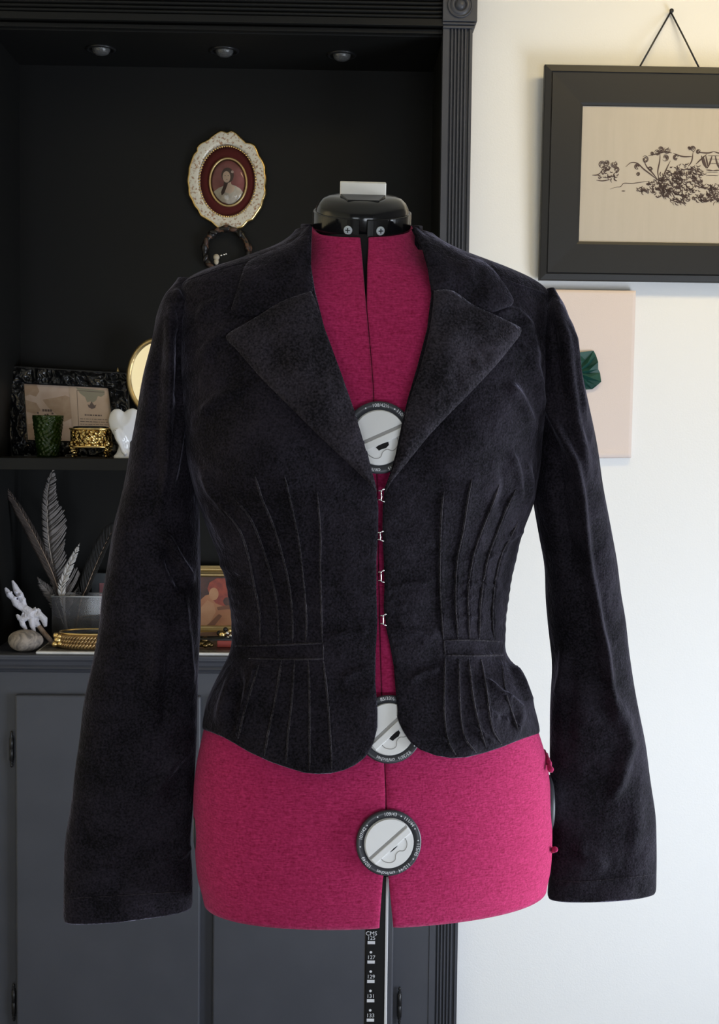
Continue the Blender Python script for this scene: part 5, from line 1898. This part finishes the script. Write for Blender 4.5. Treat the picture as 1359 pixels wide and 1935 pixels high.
# jewellery on the right end of the tray
s = px_m(2.85)
gp = at(424, 1222, 2.87)
gp[2] = TZ
red = bmobj('red_box', BM((gp[0] - 13 * s, gp[0] + 17 * s, gp[1] - 0.012, gp[1] + 0.012, TZ, TZ + 13 * s)), mat('coral_red_lacquer', (0.42, 0.055, 0.035), 0.4), bevel=0.001)
tag(red, 'small coral red box under the beaded brooch on the marble tray', 'box')
br = thing('brooch', 'dark brooch with gold and silver beads lying on the red box', 'brooch', (gp[0], gp[1], TZ + 13 * s))
bm = bmesh.new()
lathe(bm, [(18 * s, 13 * s), (19 * s, 15 * s), (16 * s, 19 * s), (0.1, 20 * s)], 28, (gp[0], gp[1], TZ), 1, 0.6)
bmobj('brooch_plate', bm, M_iron, br, True)
for u, v, w, r, m in ((-4, 24, 8, 7, M_gold), (6, 27, 6, 4, M_silver), (11, 31, 4, 4, M_gold), (2, 33, 0, 4.5, M_iron), (-10, 26, 0, 5, M_iron), (13, 22, 8, 3.4, M_silver), (8, 19, 12, 3, M_silver)):
    bm = bmesh.new()
    ell(bm, (gp[0] + u * s, gp[1] - w * s, TZ + v * s), (r * s, r * s, r * s), None, 16, 10)
    bmobj('bead', bm, m, br, True)
gp = at(389, 1224, 2.85)
tr = thing('bronze_trinket', 'lumpy dark bronze trinket at the left of the red box', 'trinket', (gp[0], gp[1], TZ))
M_bronze = mat('dark_bronze', (0.20, 0.13, 0.05), 0.3, 0.9, bump=120, bump_s=0.5)
bm = bmesh.new()
for u, v, w, r in ((-6, 9, 0, 9), (4, 8, 3, 8), (-2, 15, -2, 8), (10, 6, 2, 6), (-13, 7, 2, 7), (0, 6, 8, 6)):
    ell(bm, (gp[0] + u * s, gp[1] - w * s, TZ + v * s), (r * s, r * s, r * 0.8 * s), None, 14, 10)
for v in bm.verts:
    v.co.z = max(v.co.z, TZ)
bmobj('trinket_body', bm, M_bronze, tr, True)

# ------------------------------------------------------------------ white wall: framed toile print and blush canvas
fy = 2.800
c0 = at(1266, 327, fy)
fl, frr = float(at(1024, 327, fy)[0]), 0
hw = float(c0[0]) - fl
zt_, zb_ = float(at(1100, 125, fy - 0.004)[2]), float(at(1100, 530.5, fy + 0.006)[2])
hh = (zt_ - zb_) / 2
FM = Matrix.Translation((float(c0[0]), fy, (zt_ + zb_) / 2)) @ Matrix.Rotation(0.045, 4, 'X')
fo = thing('framed_print', 'wide black frame with a toile print hanging by a cord on the white wall', 'framed print', (float(c0[0]), fy, (zt_ + zb_) / 2))
M_blackframe = mat('satin_black_frame', (0.011, 0.011, 0.012), 0.5, bump=200, bump_s=0.04)
iw = (1097 - 1024) * px_m(fy)
bm = bmesh.new()
loops = [(0, -0.012), (0, 0.004), (0.0015, 0.006), (0.0135, 0.008), (0.0145, 0.006), (0.0160, 0.0055), (0.0165, 0.0078), (iw - 0.006, 0.0060), (iw - 0.001, 0.0045), (iw, 0.002), (iw, -0.006)]
RR = []
for ins, hgt in loops:
    RR.append([bm.verts.new((x, -hgt, z)) for x, z in ((-hw + ins, -hh + ins), (hw - ins, -hh + ins), (hw - ins, hh - ins), (-hw + ins, hh - ins))])
for a, b in zip(RR, RR[1:]):
    for k in range(4):
        bm.faces.new((a[k], a[(k + 1) % 4], b[(k + 1) % 4], b[k]))
bmobj('frame', bm, M_blackframe, fo, mat=FM)
M_moire = mat('moire_cloth', (0.50, 0.44, 0.36), 0.7)
nt, b = nodes_of(M_moire)
tc = nt.nodes.new('ShaderNodeTexCoord')
mpn = nt.nodes.new('ShaderNodeMapping')
mpn.inputs['Scale'].default_value = (1.0, 1.0, 0.09)
wv = nt.nodes.new('ShaderNodeTexNoise')
wv.inputs['Scale'].default_value = 75
wv.inputs['Detail'].default_value = 3
wv.inputs['Distortion'].default_value = 0.8
nt.links.new(tc.outputs['Object'], mpn.inputs['Vector'])
nt.links.new(mpn.outputs['Vector'], wv.inputs['Vector'])
r_ = nt.nodes.new('ShaderNodeValToRGB')
r_.color_ramp.elements[0].color = (0.44, 0.395, 0.335, 1)
r_.color_ramp.elements[1].color = (0.49, 0.44, 0.38, 1)
nt.links.new(wv.outputs['Fac'], r_.inputs['Fac'])
nt.links.new(r_.outputs['Color'], b.inputs['Base Color'])
pr_ = bmobj('print', BM((-hw + iw - 0.004, hw - iw + 0.004, -0.001, 0.004, -hh + iw - 0.004, hh - iw + 0.004)), M_moire, fo, mat=FM)
M_toile = mat('brown_toile_ink', (0.075, 0.050, 0.046), 0.8)
V, F = [], []
rnd = random.Random(3)
kk = px_m(fy)
ppx = lambda x, y: ((x - 1266) * kk, (327 - y) * kk)


def stroke(pts, w0, w1):
    q = smooth_poly(pts, 1.5) if len(pts) > 2 else resample(pts, 1.5)
    if q[:, 0].max() > 1428:        # the print ends at the frame
        return
    n = len(q)
    b = len(V)
    for i in range(n):
        d = q[min(i + 1, n - 1)] - q[max(i - 1, 0)]
        d = d / (np.hypot(*d) + 1e-9)
        w = (w0 + (w1 - w0) * i / max(1, n - 1)) * 0.5 * (0.25 + 0.75 * math.sin(PI * (i + 0.6) / (n + 0.2)))
        for sg in (1, -1):
            x, z = ppx(q[i][0] - d[1] * w * sg, q[i][1] + d[0] * w * sg)
            V.append((x, -0.0014, z))
    for i in range(n - 1):
        F.append((b + 2 * i, b + 2 * i + 1, b + 2 * i + 3, b + 2 * i + 2))


def leafs(cx, cy, n, rx, ry, ln=(4, 9), wd=(1.2, 3.0), ang=None, sp=1.4):
    for _ in range(n):
        a = rnd.uniform(0, 2 * PI)
        r = math.sqrt(rnd.random())
        x, y = cx + rx * r * math.cos(a), cy + ry * r * math.sin(a)
        t = (ang if ang is not None else 0.3) + rnd.uniform(-sp, sp)
        l = rnd.uniform(*ln)
        x2, y2 = x + l * math.cos(t), y + l * math.sin(t)
        xm, ym = (x + x2) / 2 - 0.22 * l * math.sin(t), (y + y2) / 2 + 0.22 * l * math.cos(t)
        stroke([(x, y), (xm, ym), (x2, y2)], rnd.uniform(*wd), rnd.uniform(0.8, 2))


def rose(cx, cy, r):
    for j in range(3):
        rr = r * (1 - 0.3 * j)
        a0 = rnd.uniform(0, 6)
        stroke([(cx + rr * math.cos(a0 + t), cy + rr * math.sin(a0 + t)) for t in np.linspace(0, 4.6, 8)], 1.4, 1.6)
    leafs(cx, cy, 5, r * 0.7, r * 0.7, (2, 4), (1, 2))


def half_toile(mir):
    m = (lambda pts: [(2 * 1347 - x, y) for x, y in pts]) if mir else (lambda p: p)
    # left hand sprig
    for c in ((1138, 309, 6), (1146, 306, 5), (1160, 308, 6), (1142, 318, 5), (1165, 318, 5), (1150, 316, 4)):
        rose(m([(c[0], c[1])])[0][0], c[1], c[2])
    leafs(m([(1148, 328)])[0][0], 328, 30, 20, 8, (4, 9), (1.5, 3))
    stroke(m([(1120, 329), (1130, 328), (1138, 322)]), 2, 2)
    stroke(m([(1128, 338), (1140, 339), (1156, 336)]), 2, 2)
    # ground line
    stroke(m([(1154, 354), (1166, 350), (1174, 349), (1180, 343), (1195, 343), (1214, 340), (1228, 338)]), 1.2, 1.6)
    stroke(m([(1176, 357), (1183, 357)]), 2.2, 2)
    # long sprays
    for q in ([(1182, 313), (1192, 305), (1204, 306), (1216, 316), (1230, 326), (1246, 338)], [(1214, 296), (1222, 312), (1232, 322), (1244, 336)], [(1246, 284), (1246, 300), (1243, 320), (1246, 336)],
              [(1266, 300), (1258, 318), (1250, 338)], [(1308, 284), (1306, 300), (1300, 310)], [(1334, 287), (1322, 298), (1314, 306)], [(1224, 292), (1240, 288), (1256, 284), (1268, 286)],
              [(1270, 286), (1288, 292), (1306, 292)], [(1316, 284), (1336, 285), (1347, 282)]):
        stroke(m(q), 2.2, 3)
    for c in ((1204, 312, 5), (1206, 325, 3), (1218, 298, 6), (1240, 286, 5), (1247, 280, 5), (1259, 281, 6), (1256, 295, 6), (1231, 288, 3), (1276, 294, 5), (1307, 278, 5), (1318, 283, 4), (1300, 277, 3), (1228, 316, 4)):
        rose(m([(c[0], c[1])])[0][0], c[1], c[2])
    # the heaped leaves
    for cx, cy, n, rx, ry in ((1266, 335, 105, 22, 24), (1290, 325, 75, 24, 20), (1240, 343, 60, 22, 12), (1312, 322, 42, 16, 14), (1278, 355, 70, 34, 10), (1250, 356, 36, 22, 10),
                              (1284, 372, 34, 18, 6), (1330, 366, 55, 20, 9), (1312, 345, 38, 18, 12), (1340, 350, 18, 10, 8), (1214, 352, 20, 14, 6)):
        leafs(m([(cx, cy)])[0][0], cy, n, rx, ry, (4, 10), (1.4, 3.4), 0.45 if not mir else 2.7, 1.1)
    for q in ([(1324, 290), (1328, 304), (1334, 313)], [(1344, 290), (1340, 304), (1336, 313)], [(1327, 291), (1332, 306), (1336, 313)], [(1332, 290), (1335, 302), (1337, 311)]):
        stroke(m(q), 3.5, 3)
    stroke(m([(1334, 316), (1347, 317)]), 2.5, 2.5)
    for y in (290, 296, 304, 320, 326):
        stroke(m([(1336 + rnd.uniform(-3, 3), y), (1352, y)]), 0.9, 0.9)


half_toile(False)
half_toile(True)
V = [v for v in V]
o = mesh('toile_drawing', V, F, M_toile, pr_, False)
o.data.transform(FM)
# cord and nail
nail = at(1268, 22, WY - 0.006)
bm = bmesh.new()
tl = FM @ Vector((float(at(1207, 125, fy)[0]) - float(c0[0]), 0.004, hh - 0.002))
trr = FM @ Vector((float(at(1321, 127, fy)[0]) - float(c0[0]), 0.004, hh - 0.002))
for e in (tl, trr):
    tube(bm, [Vector(nail) + Vector((0, 0.001, 0)), (Vector(nail) + e) / 2 + Vector((0, 0, 0.0006)), e], 0.0019, 8)
bmobj('hanging_cord', bm, M_black, fo, True)
bm = bmesh.new()
lathe(bm, [(0.0042, -0.002), (0.0048, 0.0), (0.004, 0.003), (0.0016, 0.0035), (0.0014, 0.012)], 16)
bmobj('nail', bm, M_black, fo, True, mat=Matrix.Translation(Vector(nail) + Vector((0, -0.006, 0))) @ Matrix.Rotation(-PI / 2, 4, 'X'))

# blush canvas
cy_ = WY - 0.012
x0, x1 = float(at(1004, 700, cy_)[0]), float(at(1197.5, 700, cy_)[0])
zt_, zb_ = float(at(1150, 549, cy_)[2]), float(at(1150, 863, cy_)[2])
cv = thing('blush_canvas', 'unframed blush pink canvas with a dark green leaf, partly behind the jacket shoulder', 'canvas', ((x0 + x1) / 2, cy_, zb_))
CM = Matrix.Translation(((x0 + x1) / 2, cy_, (zt_ + zb_) / 2)) @ Matrix.Rotation(0.022, 4, 'X')
M_blush = mat('blush_canvas', (0.70, 0.60, 0.56), 0.85, bump=500, bump_s=0.15)
W2, H2 = (x1 - x0) / 2, (zt_ - zb_) / 2
bm = bmesh.new()
nu, nv = 30, 40
G = []
for j in range(nv + 1):
    for i in range(nu + 1):
        u, v = i / nu * 2 - 1, j / nv * 2 - 1
        w = -0.0005 - 0.006 * max(0, (-v - 0.93) / 0.07) ** 2 * (1 - 0.5 * abs(u))
        G.append(bm.verts.new((u * W2, w, v * H2)))
for j in range(nv):
    for i in range(nu):
        a = j * (nu + 1) + i
        bm.faces.new((G[a], G[a + 1], G[a + nu + 2], G[a + nu + 1]))
o = bmobj('canvas_panel', bm, M_blush, cv, True, mat=CM)
so = o.modifiers.new('thickness', 'SOLIDIFY')
so.thickness = 0.008
so.offset = -1 if o.data.polygons[0].normal.y < 0 else 1
M_leaf = mat('dark_green_leaf', (0.006, 0.045, 0.036), 0.45, var=(0.010, 0.065, 0.050), var_s=40)
ol = [(1062, 676), (1090, 667), (1121, 663), (1126, 672), (1129, 684), (1130, 697), (1134, 704), (1136, 721), (1128, 728), (1120, 735), (1104, 736), (1090, 740), (1066, 736)]
lp = Plane(1100, 700, cy_ - 0.004)
LP = lambda x, y, w: lp(x - 1100, 700 - y, w)
ctr_ = LP(1088, 704, 9)
bm = bmesh.new()
cvt = bm.verts.new(ctr_)
rim = [bm.verts.new(LP(x, y, 1.5 + 3 * math.sin(i * 1.9))) for i, (x, y) in enumerate(ol)]
mid = [bm.verts.new(LP(1088 + (x - 1088) * 0.55, 704 + (y - 704) * 0.55, 5 + 4.5 * (1 if i % 2 else -1))) for i, (x, y) in enumerate(ol)]
for i in range(len(ol)):
    j = (i + 1) % len(ol)
    bm.faces.new((rim[i], rim[j], mid[j], mid[i]))
    bm.faces.new((mid[i], mid[j], cvt))
o = bmobj('green_leaf', bm, M_leaf, cv, False)
so = o.modifiers.new('thickness', 'SOLIDIFY')
so.thickness = 0.0015
o['label'] = 'crumpled dark green leaf'

# ------------------------------------------------------------------ windows and light
M_winframe = mat('white_window_paint', (0.75, 0.75, 0.74), 0.4)


def window(name, c, w, h, axis, power, col, spread=None):
    """frame on the wall with daylight coming through its panes"""
    bm = bmesh.new()
    t = 0.05
    for a0, a1, b0, b1 in ((-w / 2 - t, w / 2 + t, -h / 2 - t, -h / 2), (-w / 2 - t, w / 2 + t, h / 2, h / 2 + t), (-w / 2 - t, -w / 2, -h / 2, h / 2), (w / 2, w / 2 + t, -h / 2, h / 2),
                           (-0.015, 0.015, -h / 2, h / 2), (-w / 2, w / 2, -0.015, 0.015)):
        box(bm, a0, a1, -0.03, 0.0, b0, b1)
    M = Matrix.Translation(c) @ Matrix.Rotation({'front': PI, 'right': -PI / 2, 'left': PI / 2}[axis], 4, 'Z')
    struct(bmobj(name, bm, M_winframe, mat=M))
    L = bpy.data.lights.new(name + '_daylight', 'AREA')
    L.shape = 'RECTANGLE'
    L.size, L.size_y = w, h
    L.energy = power
    L.color = col
    if spread:
        L.spread = spread
    o = bpy.data.objects.new(name + '_daylight', L)
    COL.objects.link(o)
    n = {'front': Vector((0, 1, 0)), 'right': Vector((-1, 0, 0)), 'left': Vector((1, 0, 0))}[axis]
    o.matrix_world = Matrix.Translation(Vector(c) + n * 0.006) @ (-n).to_track_quat('Z', 'Y').to_matrix().to_4x4()
    return o


window('window_1', (1.0, RY0, 0.52), 1.4, 0.85, 'front', 36, (0.82, 0.90, 1.0))
window('window_2', (RX1, 1.35, 0.62), 1.2, 1.05, 'right', 60, (0.80, 0.885, 1.0))
window('window_3', (-1.05, RY0, 0.70), 0.9, 1.1, 'front', 13, (0.84, 0.92, 1.0))

L = bpy.data.lights.new('warm_wall_wash', 'AREA')
L.shape = 'RECTANGLE'
L.size, L.size_y = 0.9, 0.2
L.energy = 5
L.color = (1.0, 0.76, 0.36)
L.spread = math.radians(115)
lo = bpy.data.objects.new('warm_wall_wash', L)
COL.objects.link(lo)
lo.location = (0.95, 2.05, CEIL - 0.04)
lo.rotation_euler = (Vector((0.95, 2.83, 1.75)) - lo.location).to_track_quat('-Z', 'Y').to_euler()

L = bpy.data.lights.new('warm_wall_wash', 'AREA')  # added warm wash on the left wall, brightens the mirror and left hip
L.shape = 'RECTANGLE'
L.size, L.size_y = 0.2, 0.8
L.energy = 14
L.color = (1.0, 0.86, 0.58)
L.spread = math.radians(100)
lo = bpy.data.objects.new('warm_wall_wash', L)
COL.objects.link(lo)
lo.location = (-1.25, 1.5, CEIL - 0.04)
lo.rotation_euler = (Vector((RX0, 1.5, 1.45)) - lo.location).to_track_quat('-Z', 'Y').to_euler()

w = bpy.data.worlds.new('room_world')
w.use_nodes = True
w.node_tree.nodes['Background'].inputs['Color'].default_value = (0.8, 0.85, 1.0, 1)
w.node_tree.nodes['Background'].inputs['Strength'].default_value = 0.3
SC.world = w
SC.view_settings.view_transform = 'Standard'
SC.view_settings.look = 'None'
SC.view_settings.gamma = 1.0
SC.view_settings.exposure = 0.0
SC.view_settings.use_curve_mapping = False
SC.cycles.max_bounces = 8
SC.cycles.diffuse_bounces = 4
SC.cycles.transparent_max_bounces = 12
SC.cycles.sample_clamp_indirect = 6.0
SC.cycles.caustics_reflective = False
SC.cycles.caustics_refractive = False
